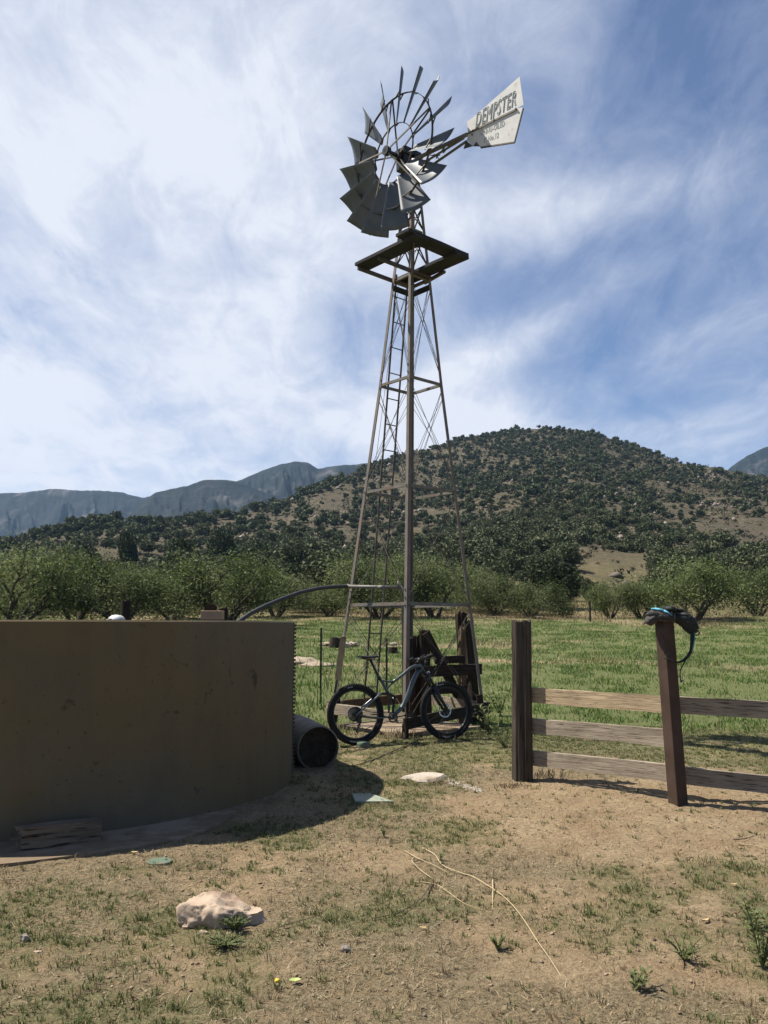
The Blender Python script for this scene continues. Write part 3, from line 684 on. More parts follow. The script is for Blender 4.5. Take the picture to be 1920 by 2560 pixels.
# px centre, Y, px top, px half width, label
NEAR = [
 (30, 34, 1385, 170, 'broad light green mesquite at the left edge behind the tank, dark limbs showing'),
 (190, 39, 1396, 120, 'mesquite behind the tank, second from the left edge'),
 (300, 37, 1425, 100, 'mesquite whose crown rises just left of the dark post behind the tank'),
 (430, 42, 1430, 125, 'mesquite between the dark post and the brown box behind the tank'),
 (565, 38, 1395, 140, 'tall spreading mesquite over the brown box on the far side of the tank'),
 (690, 46, 1440, 100, 'pale mesquite above the arched black hose'),
 (822, 47, 1478, 58, 'small low mesquite with bare forked stems left of the tower foot'),
 (950, 45, 1400, 105, 'mesquite seen through the lower bays of the windmill tower'),
 (1085, 46, 1405, 115, 'mesquite with a forked black trunk seen past the right tower leg'),
 (1240, 50, 1450, 62, 'low pale green bush between the tower and the old wooden post'),
 (1325, 46, 1452, 105, 'wide mesquite above the old wooden post in front of the dark evergreen'),
 (1525, 44, 1456, 58, 'small open mesquite with a slim forked trunk left of the backpack'),
 (1605, 45, 1462, 62, 'thin mesquite leaning over the meadow beside the small forked one'),
 (1740, 43, 1408, 125, 'big bright mesquite behind the backpack post'),
 (1895, 47, 1425, 70, 'green bushy mesquite at the right edge of the meadow')]
for i, (px, Y, top, hw, lb) in enumerate(NEAR):
    x = (px-960)/F*(Y*CP); z0 = gz(x, Y); zt = P(px, top, Y).z
    hgt = max(1.5, zt-z0); wid = hw/F*Y*(0.88+0.3*((i*7) % 5)/5)
    tree('mesquite_tree', MESQ[i % 7], x, Y, wid/2.6, hgt/3.4*1.02, i*1.3, lb, 'tree', 'mesquite trees along the meadow edge')
BACK = [(100, 52, 1412, 120, 'mesquite'), (250, 60, 1425, 90, 'mesquite'), (400, 66, 1432, 80, 'mesquite'), (640, 70, 1440, 90, 'mesquite'),
        (1020, 62, 1392, 100, 'mesquite'), (1190, 66, 1425, 75, 'mesquite')]
for i, (px, Y, top, hw, _) in enumerate(BACK):
    x = (px-960)/F*(Y*CP); z0 = gz(x, Y); zt = P(px, top, Y).z
    tree('mesquite_tree', MESQ[(i*2+3) % 7], x, Y, hw/F*Y/2.6, max(2, zt-z0)/3.4, i*2.1+0.5, 'pale green mesquite in the second row of trees, half hidden by the front row', 'tree', 'mesquites of the second row')
OK_ = [(1388, 53, 1385, 88, 'large dark domed evergreen oak right of the tower foot, tallest of the valley trees'),
 (1474, 56, 1445, 26, 'small dark upright juniper beside the large domed oak'),
 (1820, 72, 1400, 60, 'dark oak peeping out behind the big bright mesquite'),
 (720, 78, 1395, 65, 'dark oak left of the left tower leg above the hose'),
 (765, 98, 1370, 70, 'dark oak on the slope touching the left tower leg'),
 (450, 100, 1340, 62, 'tall dark juniper on the low left slope, above the brown box'),
 (555, 120, 1310, 60, 'tallest dark oak on the low left slope'),
 (310, 110, 1325, 34, 'narrow dark juniper standing alone on the left slope'),
 (215, 95, 1365, 46, 'dark juniper above the second mesquite on the left'),
 (150, 120, 1352, 50, 'dark oak on the far left slope'),
 (640, 110, 1355, 60, 'dark oak on the slope between the hose and the tall oaks')]
rb = random.Random(31)
for i in range(26):
    px = 20+74*i+rb.uniform(-25, 25); Y = rb.uniform(47, 62)
    if px > 1410: continue
    x = (px-960)/F*(Y*CP); hh_ = rb.uniform(1.0, 2.1); ww_ = rb.uniform(1.3, 2.4)
    tree('low_bush', MESQ[i % 7][1:] and (None, MESQ[(i*3) % 7][1]), x, Y, ww_/2.6, hh_/3.4, i*2.3, 'low soft green bush filling a gap under the row of mesquites', 'bush', 'low bushes between the mesquites')
for i, (px, Y, top, hw, lb) in enumerate(OK_):
    x = (px-960)/F*(Y*CP); z0 = gz(x, Y); zt = P(px, top, Y).z
    tree('juniper_tree' if 'juniper' in lb else 'oak_tree', OAK[i % 3], x, Y, hw/F*Y/2.5*0.98, max(2.0, zt-z0)/4.2*1.02, i*1.9, lb, 'tree', 'dark evergreens at the foot of the hill')

# hillside shrubs: 300 nearest as things, the rest as one mass
SHRN = [oak_meshes(320+s, 3.0, 1.75, 2400, 0.10, 'shrub', False)[1] for s in range(5)]
SHRM = [oak_meshes(340+s, 3.0, 1.75, 900, 0.165, 'shrub', False)[1] for s in range(5)]
SHR = [oak_meshes(300+s, 3.0, 1.75, 520, 0.24, 'shrub', False)[1] for s in range(5)]
r = np.random.default_rng(12)
def dens(px, s, x, y):
    """how thickly the slope is grown"""
    # dense dark heart of the hill and its foot, thin flanks left and right
    d = 0.20+0.75*np.exp(-((px-1230)/230)**2-((s-0.22)/0.30)**2)+0.45*np.exp(-((px-1330)/170)**2-((s-0.85)/0.35)**2)
    d = d+0.40*np.exp(-((px-1560)/120)**2-((s-0.55)/0.25)**2)+0.65*np.exp(-((px-1600)/420)**2-((s-0.10)/0.07)**2)+0.10*np.exp(-((px-620)/260)**2-((s-0.30)/0.28)**2)-0.16*(px < 880)
    d = d-0.16*np.exp(-((px-1010)/110)**2-((s-0.8)/0.3)**2)-0.18*np.exp(-((px-1800)/160)**2-((s-0.45)/0.3)**2)+0.25*(s > 0.93)
    d = d*(1-((px > 1435) & (px < 1640) & (y < 125)))
    return np.clip(d*(0.45+1.3*sstep(0.35, 0.62, fbm(x/16, y/20, 61, 3))), 0, 1)
cand = []
N = 44000
px = r.uniform(-160, 2080, N); Dr = np.interp(px, RD[:, 0], RD[:, 1]); s = r.random(N)**0.62
y = 60+(Dr-60)*s*1.0; x = (px-960)/F*y*CP
keep = r.random(N) < dens(px, (y-46)/(Dr-46), x, y)*0.85
x, y, px = x[keep], y[keep], px[keep]
order = np.argsort(y); x, y, px = x[order], y[order], px[order]
sel = []; cell = {}
for i in range(len(x)):
    k = (int(x[i]//4), int(y[i]//5)); ok = True
    for a in (-1, 0, 1):
        for b in (-1, 0, 1):
            for (qx, qy) in cell.get((k[0]+a, k[1]+b), ()):
                if (qx-x[i])**2+((qy-y[i])*0.7)**2 < 1.15**2: ok = False
    if ok: cell.setdefault(k, []).append((x[i], y[i])); sel.append(i)
x, y, px = x[sel], y[sel], px[sel]; z = terrain(x, y)
print('shrubs', len(x))
sc = 0.28+0.85*r.random(len(x))**2.0; sc = sc*(1+0.25*(y < 160))*(1+0.25*(px < 860)); rot = r.random(len(x))*6.28
for i in range(min(300, len(x))):
    o = bpy.data.objects.new('oak_shrub', SHRN[i % 5])
    link(o, Matrix.Translation((x[i], y[i], z[i]-0.25)) @ Matrix.Rotation(rot[i], 4, 'Z') @ Matrix.Diagonal((sc[i]*1.05, sc[i]*1.05, sc[i]*0.95, 1)))
    side = 'left of the windmill' if px[i] < 840 else ('beside the windmill' if px[i] < 1200 else ('between the windmill and the backpack' if px[i] < 1600 else 'above and right of the backpack'))
    hgt_ = 'at the foot of the hill' if y[i] < 105 else 'on the lower slope'
    tag(o, 'dark evergreen shrub %s, %s' % (hgt_, side), 'shrub', 'evergreen shrubs %s, %s' % (hgt_, side))
vs, fs, off = [], [], 0
co = []
for me in SHR:
    a = np.empty(len(me.vertices)*3, np.float32); me.vertices.foreach_get('co', a); co.append(a.reshape(-1, 3))
com = []
for me in SHRM:
    a = np.empty(len(me.vertices)*3, np.float32); me.vertices.foreach_get('co', a); com.append(a.reshape(-1, 3))
for i in range(300, len(x)):
    c = co[i % 5] if y[i] > 190 else com[i % 5]
    # far ones keep every second leaf, a little larger
    if y[i] > 230:
        q = c.reshape(-1, 4, 3)[i % 2::2]; ctr = q.mean(1, keepdims=True); c = (ctr+(q-ctr)*1.45).reshape(-1, 3)
    ca, sa = math.cos(rot[i]), math.sin(rot[i])
    vv = np.stack([(c[:, 0]*ca-c[:, 1]*sa)*sc[i]+x[i], (c[:, 0]*sa+c[:, 1]*ca)*sc[i]+y[i], c[:, 2]*sc[i]*0.95+z[i]-0.25], -1)
    vs.append(vv)
if vs:
    V = np.concatenate(vs); Fq = np.arange(len(V)).reshape(-1, 4)
    tag(npmesh('distant_shrubs', V, Fq, M['shrub']), 'countless dark evergreen shrubs dotting the upper hill', 'shrubs', None, 'stuff')

# ------------------------------------------------------------------ round water tank
TH = 1.515
tank = empty('water_tank', (TC.x, TC.y, 0), 'large round concrete stock tank with stained brown wall, filling the left side', 'water tank')
def cyl_wall(mb, c, r0, r1, z0, z1, n=160):
    vs, fs = [], []
    for i in range(n):
        q = 2*math.pi*i/n
        jo = 0.004*mn.noise(Vector((math.cos(q)*3, math.sin(q)*3, 1)))
        for (rr, zz) in ((r0, z0), (r0, z1-0.012), (r0-0.012, z1+jo), (r1+0.012, z1+jo), (r1, z1-0.012), (r1, z0)):
            vs.append((c[0]+math.cos(q)*rr, c[1]+math.sin(q)*rr, zz))
    for i in range(n):
        for k in range(6):
            fs.append((i*6+k, ((i+1) % n)*6+k, ((i+1) % n)*6+(k+1) % 6, i*6+(k+1) % 6))
    mb.add(vs, fs)
mb = MB(); cyl_wall(mb, TC, TR, TR-0.12, -0.05, TH); mb.build('wall', M['tank'], tank)
mb = MB(); n = 96
mb.add([(TC.x+math.cos(6.2832*i/n)*(TR-0.11), TC.y+math.sin(6.2832*i/n)*(TR-0.11), 1.32) for i in range(n)], [tuple(range(n))]); mb.build('water', M['water'], tank)
# bolted seam on the side that shows as a toothed edge
qs = R(5.2)
d = Vector((math.cos(qs), math.sin(qs), 0))
mb = MB()
for i in range(38):
    zz = 0.06+i*(TH-0.1)/37
    mb.tube([Vector((TC.x, TC.y, zz))+d*(TR-0.01), Vector((TC.x, TC.y, zz))+d*(TR+0.026)], 0.011, 6)
a = Vector((TC.x, TC.y, 0))+d*(TR+0.002)
mb.bar(a+Vector((0, 0, 0.02)), a+Vector((0, 0, TH-0.005)), 0.05, 0.012, up=d)
mb.build('bolted_seam', M['concrete'], tank)
# slab under it
mb = MB(); n = 120; vs = []
SC = (-3.47, 8.12)
for zz in (-0.03, 0.022):
    for i in range(n):
        q = 6.2832*i/n; ang = (math.degrees(q)+180) % 360-180; rr = 2.48+0.52*float(sstep(-18, -50, ang))*(1-float(sstep(-175, -180, ang)))+0.05*mn.noise(Vector((math.cos(q)*4, math.sin(q)*4, 3)))+0.02*mn.noise(Vector((math.cos(q)*15, math.sin(q)*15, 3)))
        vs.append((SC[0]+math.cos(q)*rr, SC[1]+math.sin(q)*rr, zz+0.004*mn.noise(Vector((q*4, 0, 0)))))
fs = [tuple(n+i for i in range(n))]+[(i, (i+1) % n, n+(i+1) % n, n+i) for i in range(n)]
mb.add(vs, fs); o = mb.build('tank_slab', M['slab'], origin=(SC[0], SC[1], 0)); tag(o, 'low round concrete slab that the stock tank stands on', 'concrete slab')

# things seen over the rim
def over(px, py, Y): return P(px, py, Y)
p0 = P(315, 1503, 11.6); b0 = Vector((p0.x, p0.y, 0))
tag(post('fence_post', b0, p0, 0.066, M['blackwood'], None, 3), 'dark wooden post rising behind the tank beside the white float', 'post')
hl = empty('float_valve', P(290, 1560, 9.3), 'white domed float with a grey valve showing over the tank rim', 'float valve')
c = P(291, 1553, 9.3); mb = MB(); mb.blob(c, (0.10, 0.10, 0.072), 3, 0.03); mb.build('float', M['vane'], hl, smooth=True)
mb = MB(); a = P(276, 1552, 9.25)
mb.tube([P(296, 1556, 9.25), P(282, 1549, 9.22), P(270, 1549, 9.22)], 0.016, 8); mb.box(P(272, 1552, 9.22), (0.05, 0.05, 0.035)); mb.tube([P(270, 1550, 9.22), P(266, 1559, 9.22), P(266, 1575, 9.22)], 0.012, 8)
mb.tube([P(291, 1560, 9.3), P(291, 1560, 9.3)-Vector((0, 0, 0.2))], 0.02, 8)
mb.build('valve', M['pvc'], hl, smooth=True)
bx = empty('covered_post_pair', Vector((P(531, 1550, 11.4).x, 11.4, 0)), 'brown metal box mounted on dark posts just behind the tank rim', 'control box')
c = P(531.5, 1538, 11.3); mb = MB(); mb.box(c, (0.29, 0.16, 0.12)); mb.build('box', M['box'], bx, bevel=0.006)
mb = MB(); mb.box(c+Vector((0, 0, -0.075)), (0.20, 0.12, 0.05)); mb.build('bracket', M['wire'], bx)
for (px, py, rr) in ((527, 1514, 0.075), (560, 1522, 0.055)):
    t = P(px, py, 11.5); plank('post', Vector((t.x, t.y, 0)), t, rr*2, rr*2, M['blackwood'], bx, up=(0, 1, 0), rough=0.006)

# ------------------------------------------------------------------ windmill
CX, CY = 0.345, 12.25
EN = Vector((-0.06, -0.998, 0)); EL = Vector((-0.998, 0.06, 0))
DIRS = {'N': EN, 'L': EL, 'F': -EN, 'R': -EL}
def Dd(z): return 2.27-0.2555*z if z < 7.4 else 0.379-(z-7.4)*0.15
def LP(k, z):
    return Vector((CX+0.012*z, CY, z))+DIRS[k]*(Dd(z)/2)
mill = empty('windmill', (CX, CY, 0), 'tall four legged steel windmill with galvanised sails and a white lettered tail', 'windmill')
def angle_iron(mb, a, b, w, t, inward):
    """L section with its corner outward"""
    a, b = Vector(a), Vector(b); x = (b-a).normalized(); i = Vector(inward); i = (i-x*i.dot(x)).normalized(); s = x.cross(i)
    u1 = (i+s).normalized(); u2 = (i-s).normalized()
    for u, o in ((u1, u2), (u2, u1)):
        mb.bar(a+u*w/2, b+u*w/2, t, w, up=u) if False else mb.box((a+b)/2+u*w/2, ((b-a).length, t, w), Matrix((x, (u.cross(x)).normalized(), u)).transposed())
for k in 'NLFR':
    zs = [0, 1.82, 3.45, 5.1, 6.81, 8.45]
    mb = MB()
    for z0, z1, w in ((-0.15, 5.1, 0.055), (5.1, 8.5, 0.050)):
        angle_iron(mb, LP(k, z0), LP(k, z1), w, 0.007, -DIRS[k])
    for zz in (1.75, 1.86, 1.97, 5.05, 5.18, 5.3, 3.45, 6.8):
        p = LP(k, zz)-DIRS[k]*0.02
        s = DIRS[k].cross(Vector((0, 0, 1)))
        for sg in (1, -1):
            nn = (DIRS[k]+s*sg).normalized(); q = p-s*0*sg+(s*sg*0.03)
            mb.tube([q-nn*0.004, q+nn*0.014], 0.010, 6)
    mb.build('leg', M['leg'], mill)
    if k in 'N':
        # timber and concrete foot
        pass
for z, w in ((1.77, 0.045), (3.45, 0.04), (5.1, 0.042), (6.78, 0.05), (7.55, 0.04), (8.0, 0.034)):
    for a, b in (('N', 'L'), ('L', 'F'), ('F', 'R'), ('R', 'N')):
        mb = MB(); A, B = LP(a, z)-DIRS[a]*0.012, LP(b, z)-DIRS[b]*0.012
        mb.bar(A, B, 0.006, w); mb.bar(A+Vector((0, 0, -w/2)), B+Vector((0, 0, -w/2)), w*0.8, 0.005)
        mb.build('girt', M['girt'], mill)
# little X braces above the platform
for a, b in (('N', 'L'), ('L', 'F'), ('F', 'R'), ('R', 'N')):
    mb = MB()
    for z0, z1 in ((7.02, 7.5), (7.6, 7.95)):
        mb.bar(LP(a, z0), LP(b, z1), 0.02, 0.012); mb.bar(LP(b, z0), LP(a, z1), 0.02, 0.012)
    mb.build('top_brace', M['wire'], mill)
for z0, z1 in ((0.12, 1.77), (1.77, 3.45), (3.45, 5.1), (5.1, 6.78)):
    for a, b in (('N', 'L'), ('L', 'F'), ('F', 'R'), ('R', 'N')):
        mb = MB()
        for (u, v_) in ((a, b), (b, a)):
            mid = (LP(u, z0)+LP(v_, z1))/2+Vector((0, 0, -0.02))
            mb.tube([LP(u, z0+0.04), mid, LP(v_, z1-0.04)], 0.0042, 5)
            if (z0 > 3 or z0 < 1):
                mb.tube([LP(u, z0+0.20), mid+Vector((0, 0, 0.05)), LP(v_, z1-0.18)], 0.0036, 5)
        mb.build('brace_wire', M['wire'], mill)
# pump rod, well pipe
mb = MB(); mb.tube([(CX, CY, 1.4), (CX+0.05, CY, 4.5), (CX+0.1, CY, 8.6)], 0.009, 6); mb.build('pump_rod', M['wire'], mill)
# platform
PN = Vector((CX+0.07, CY-1.36, 6.86)); PU = Vector((0.745, 0.667, 0)); PV = Vector((-0.667, 0.745, 0))
def pp(u, v_, dz=0.0): return PN+PU*u+PV*v_+Vector((0, 0, dz))
def pboard(u0, u1, v0, v1, along, dz, sd, th=0.045, m='darkboard'):
    if along == 'v': plank('platform_board', pp((u0+u1)/2, v0, dz), pp((u0+u1)/2, v1, dz), u1-u0, th, M[m], mill, seed=sd)
    else: plank('platform_board', pp(u0, (v0+v1)/2, dz), pp(u1, (v0+v1)/2, dz), v1-v0, th, M[m], mill, seed=sd)
pboard(0.0, 0.27, -0.03, 1.28, 'v', 0.0, 1)
pboard(-0.10, 1.13, 0.0, 0.26, 'u', 0.048, 2)
pboard(0.84, 1.12, -0.01, 1.34, 'v', 0.0, 3)
for v0 in (0.80, 1.26):
    mb = MB(); mb.bar(pp(0.05, v0, -0.055), pp(1.16, v0, -0.055), 0.045, 0.05); mb.build('platform_bearer', M['wire'], mill)
mb = MB(); mb.bar(pp(1.13, 0.5, -0.04), pp(1.19, 1.0, -0.05), 0.05, 0.04); mb.bar(pp(0.1, 0.1, -0.04), pp(0.78, 0.86, -0.3), 0.02, 0.03); mb.build('platform_strut', M['wire'], mill)
mb = MB(); mb.bar(LP('L', 6.66)+Vector((0, 0, 0)), LP('F', 6.66), 0.02, 0.09); mb.bar(LP('F', 6.66), LP('R', 6.66), 0.02, 0.09); mb.build('platform_collar', M['darkboard'], mill)
# ladder on the far left face
lad_o = (DIRS['L']+DIRS['F']).normalized()
def LD(z, sd, fr=0.47):
    c = LP('L', z).lerp(LP('F', z), fr); t = (LP('F', z)-LP('L', z)).normalized()
    return c+t*(0.12*sd)+lad_o*0.02
lad = MB()
for sd in (-1, 1): lad.bar(LD(0.3, sd), LD(6.9, sd), 0.03, 0.012, up=lad_o)
lad = lad.build('ladder', M['wire'], mill)
for i in range(16):
    z = 0.55+i*0.40
    mb = MB(); mb.tube([LD(z, -1), LD(z, 1)], 0.0095, 6); mb.build('rung', M['wire'], lad)
# base planks between the legs
for (a, b, z0, z1, m, sd) in (('N', 'L', 0.27, 0.28, 'greywood', 1), ('N', 'R', 0.20, 0.30, 'blackwood', 2), ('L', 'F', 0.30, 0.33, 'brownwood', 3), ('F', 'R', 0.36, 0.30, 'greywood', 4)):
    A, B = LP(a, z0), LP(b, z1); o_ = (DIRS[a]+DIRS[b]).normalized()*0.045; e = (B-A).normalized()*0.06
    plank('base_plank', A+o_-e, B+o_+e, 0.04, 0.145, M[m], mill, seed=sd, rough=0.006)
for k in 'NLFR':
    t = LP(k, 0.48); plank('leg_foot', LP(k, -0.1)+DIRS[k]*-0.05, t-DIRS[k]*0.05, 0.085, 0.085, M['blackwood'], mill, up=DIRS[k], seed=8, rough=0.006)
# head: mast pipe, gear case, hub, ring
TOP = Vector((CX+0.1, CY, 0))
A_ = R(52); WV = Vector((math.cos(A_), -math.sin(A_), 0)); NV = Vector((-math.sin(A_), -math.cos(A_), 0)); ZV = Vector((0, 0, 1))
B_ = R(42); BV = Vector((math.cos(B_), -math.sin(B_), 0)); BS = Vector((-math.sin(B_), -math.cos(B_), 0))
ZH = 8.79; HUB = Vector((CX, CY, ZH))
mb = MB(); mb.tube([(CX+0.1, CY, 7.9), (CX+0.04, CY, ZH-0.1)], 0.05, 12); mb.tube([(CX+0.1, CY, 8.36), (CX+0.09, CY, 8.46)], 0.13, 12)
mb.build('mast_pipe', M['wire'], mill, smooth=False)
mb = MB(); Mw = Matrix((NV, WV, ZV)).transposed()
g = HUB+Vector((0.03, 0, 0))
mb.box(g+Vector((0, 0, -0.10)), (0.30, 0.22, 0.24), Mw); mb.box(g+Vector((0, 0, 0.06)), (0.36, 0.27, 0.12), Mw); mb.box(g+Vector((0, 0, 0.14)), (0.24, 0.16, 0.06), Mw)
mb.tube([g+NV*-0.1+WV*0.05+ZV*0.02, g+WV*0.20-NV*0.06+ZV*-0.05], 0.075, 10)
mb.bar(g+ZV*-0.28, g+ZV*-0.28+BV*0.22, 0.12, 0.07)
mb.bar(g+ZV*-0.16+WV*0.1, g+ZV*-0.30+WV*0.26-NV*0.05, 0.05, 0.06)
mb.tube([g+ZV*-0.55, g+ZV*-0.1], 0.055, 10)
gear = mb.build('gear_case', M['blackmetal'], mill, bevel=0.015)
WC = HUB+NV*0.25
def rp(th, r_, off=0.0): return WC+(WV*math.cos(th)+ZV*math.sin(th))*r_+NV*off
mb = MB()
mb.tube([HUB, WC+NV*0.17], 0.032, 12); mb.tube([WC+NV*0.10, WC+NV*0.17], 0.075, 12); mb.tube([WC-NV*0.12, WC-NV*0.05], 0.075, 12)
wheel = mb.build('wheel', M['blackmetal'], mill, smooth=False)
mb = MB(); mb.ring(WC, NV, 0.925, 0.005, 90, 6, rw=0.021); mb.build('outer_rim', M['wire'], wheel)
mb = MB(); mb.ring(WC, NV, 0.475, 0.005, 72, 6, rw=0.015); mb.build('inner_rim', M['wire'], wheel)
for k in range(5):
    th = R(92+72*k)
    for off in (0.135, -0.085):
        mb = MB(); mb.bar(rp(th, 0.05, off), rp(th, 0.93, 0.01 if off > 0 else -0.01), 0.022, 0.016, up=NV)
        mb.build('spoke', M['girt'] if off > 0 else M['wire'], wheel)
BETA = R(37)
for k in range(15):
    th = R(8+24*k); rv = WV*math.cos(th)+ZV*math.sin(th); tv = -WV*math.sin(th)+ZV*math.cos(th)
    ch = tv*math.cos(BETA)-NV*math.sin(BETA); ns = NV*math.cos(BETA)+tv*math.sin(BETA)
    nu, nv_ = 9, 8; vs, fs = [], []
    jit = 0.04*mn.noise(Vector((k*3.3, 1, 1)))
    for i in range(nu+1):
        f_ = i/nu; r_ = 0.47+0.80*f_; w = 0.17+0.31*f_
        for j in range(nv_+1):
            s = j/nv_-0.5; arch = (0.25-s*s)*w*0.36
            vs.append(WC+rv*(r_-0.02*abs(s)*f_)+ch*(w*s)-ns*(arch-0.05*w)+ns*jit*f_)
    for i in range(nu):
        for j in range(nv_): a = i*(nv_+1)+j; fs.append((a, a+1, a+nv_+2, a+nv_+1))
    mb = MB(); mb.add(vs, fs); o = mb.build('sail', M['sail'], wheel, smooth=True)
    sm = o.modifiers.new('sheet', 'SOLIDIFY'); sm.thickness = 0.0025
    mb = MB(); c = rp(th, 0.925)
    mb.bar(c-tv*0.10, c+ch*0.17*0.9-NV*0.01, 0.018, 0.010, up=rv); mb.bar(c+tv*0.10, c-ch*0.17*0.9, 0.018, 0.010, up=rv); mb.build('sail_bracket', M['wire'], wheel)
    mb = MB(); c2 = rp(th, 0.475)
    mb.bar(c2-tv*0.05, c2+ch*0.07, 0.014, 0.008, up=rv)
    mb.build('sail_bracket', M['wire'], wheel)
# tail
PIV = Vector((0.33, 12.2, 8.68))
def tp(px, py, off=0.0):
    """a point of the tail plane, from its place in the photograph"""
    d = ray(px, py); o = Vector((0, 0, H)); t = (PIV-o).dot(BS)/d.dot(BS)
    return o+d*t+BS*off
tail = MB()
tail.bar(PIV-BV*0.05, tp(1168, 336), 0.035, 0.05); tail.bar(PIV+ZV*-0.16+BV*0.1, tp(1160, 345, -0.0), 0.03, 0.02)
tail.bar(tp(1060, 420, -0.05), tp(1166, 352, -0.01), 0.02, 0.035)
for (a, b) in (((1075, 388), (1100, 388)), ((1115, 363), (1090, 396)), ((1128, 357), (1108, 383)), ((1050, 400), (1075, 402)), ((1085, 385), (1100, 400))):
    tail.bar(tp(*a), tp(*b), 0.016, 0.012)
tail.tube([tp(1075, 372, 0.02), tp(1045, 415, 0.02)], 0.012, 6)
tail.bar(tp(1166, 337, 0.012), tp(1293, 274, 0.012), 0.012, 0.028)
tail = tail.build('tail', M['girt'], mill)
def panel(name, pts, off, th, mat, par):
    a = [tp(x, y, off) for x, y in pts]; b = [q-BS*th for q in a]; n = len(a)
    mb = MB(); mb.add(a+b, [tuple(range(n)), tuple(range(n, 2*n))[::-1]]+[(i, i+n, (i+1) % n+n, (i+1) % n) for i in range(n)])
    return mb.build(name, mat, par)
up_ = panel('vane', [(1168, 303), (1180, 296), (1299, 191.5), (1309, 262), (1293, 270), (1170, 333)], 0.002, 0.004, M['vane'], tail)
lo_ = panel('vane', [(1170, 333.5), (1293, 270.5), (1308, 269), (1286, 357), (1200, 368), (1192, 354), (1184, 366), (1168, 352)], 0.004, 0.004, M['vane'], tail)
for (a, b, w) in (((1202, 369), (1286, 356), 0.02), ((1308, 270), (1286, 357), 0.014)):
    mb = MB(); mb.bar(tp(*a, -0.002), tp(*b, -0.002), 0.02, w); mb.build('folded_edge', M['wire'], tail)
panel('bent_corner', [(1160, 373), (1166, 352), (1184, 366)], 0.012, 0.004, M['wire'], tail)
panel('bent_corner', [(1184, 366.5), (1192, 355), (1201, 367)], 0.012, 0.004, M['wire'], tail)
for q in ((1184, 328), (1236, 301), (1291, 273), (1182, 338), (1204, 321)):
    mb = MB(); c = tp(*q, 0.015); mb.tube([c, c+BS*0.012], 0.014, 8); mb.build('bolt', M['wire'], tail)
def text(s, a, b, hh, shear, mat, par, off, outline=0.0):
    """lettering laid on the tail plane from a to b"""
    A, B = tp(*a, off), tp(*b, off); cu = bpy.data.curves.new('lettering', 'FONT'); cu.body = s; cu.size = 1.0; cu.space_character = 1.12; cu.shear = shear; cu.extrude = 0.0015/hh
    if outline: cu.fill_mode = 'NONE'; cu.bevel_depth = outline; cu.extrude = 0; cu.bevel_resolution = 0
    cu.resolution_u = 3
    tmp = bpy.data.objects.new('tmp', cu); C.objects.link(tmp); bpy.context.view_layer.update()
    me = bpy.data.meshes.new_from_object(tmp.evaluated_get(bpy.context.evaluated_depsgraph_get())); bpy.data.objects.remove(tmp)
    me.materials.clear(); me.materials.append(mat); me.name = 'lettering'
    xs_ = [v.co.x for v in me.vertices]; ys_ = [v.co.y for v in me.vertices]
    sx = (B-A).length/(max(xs_)-min(xs_)); sy = hh/(max(ys_)-min(ys_))
    X = (B-A).normalized(); Z = Vector((0, 0, 1)); m = Matrix((X*sx, Z*sy, BS*hh)).transposed().to_4x4()
    m.translation = A-X*min(xs_)*sx-Z*min(ys_)*sy
    for v in me.vertices: v.co = m @ v.co
    inv = W[par.name].inverted(); me.transform(inv)
    o = bpy.data.objects.new('lettering', me); link(o, W[par.name].copy(), par)
    return o
text('DEMPSTER', (1189, 321), (1291, 263), 0.235, 0.32, M['letter'], up_, 0.0035, 0.017)
text('ANNU-OILED', (1203, 341), (1262, 315), 0.085, 0.1, M['letter'], lo_, 0.0055)
text("8'-No.12", (1210, 359), (1247, 344), 0.085, 0.1, M['letter'], lo_, 0.0055)
# wooden furl handle tied to the left leg
fh = MB(); a, b = P(859, 1590, 12.15), P(844, 1700, 12.2)
plank('furl_handle', b, a, 0.035, 0.085, M['tanwood'], mill, up=(1, 0, 0), seed=5, rough=0.004)
mb = MB(); mb.bar(P(843, 1698, 12.2), P(837, 1733, 12.2), 0.03, 0.035); mb.tube([P(860, 1594, 12.15), P(864, 1570, 12.2), P(873, 1510, 12.25)], 0.006, 6); mb.tube([P(846, 1596, 12.12), P(862, 1590, 12.12)], 0.007, 6)
mb.tube([P(873, 1510, 12.25), LP('L', 3.4)+Vector((0.12, 0, 0)), LP('L', 6.7)+Vector((0.08, 0, 0))], 0.0035, 5)
mb.build('furl_wire', M['wire'], mill)
# discharge pipe: horizontal steel pipe, then the hose to the tank
pipe = empty('discharge_pipe', (CX, CY, 0), 'grey pump pipe from the near tower leg ending in a black hose to the tank', 'pipe')
a = P(1001, 1469, 11.75); b = P(866, 1466, 12.05)
mb = MB(); mb.tube([a, b], 0.025, 10); mb.tube([a+Vector((-0.22, 0, 0)), a+Vector((-0.32, 0.01, 0))], 0.034, 10); mb.tube([b, b+Vector((0.07, 0, 0))], 0.031, 10)
mb.tube([a, a+Vector((0.05, 0.03, -0.04)), a+Vector((0.05, 0.04, -0.5)), Vector((a.x+0.05, a.y+0.04, -0.1))], 0.032, 10)
mb.tube([a+Vector((-0.03, -0.0, 0.0)), a+Vector((-0.03, 0, 0.09))], 0.012, 8)
mb.build('steel_pipe', M['pvc'], pipe, smooth=True)
hp = [(868, 1465.5, 12.05), (835, 1467, 11.8), (795, 1471, 11.45), (750, 1481, 11.05), (705, 1497, 10.65), (660, 1516, 10.3), (625, 1534, 10.0), (595, 1555, 9.8), (570, 1580, 9.6)]
mb = MB(); mb.tube([P(*q) for q in hp], 0.027, 10); mb.build('hose', M['hose'], pipe, smooth=True)
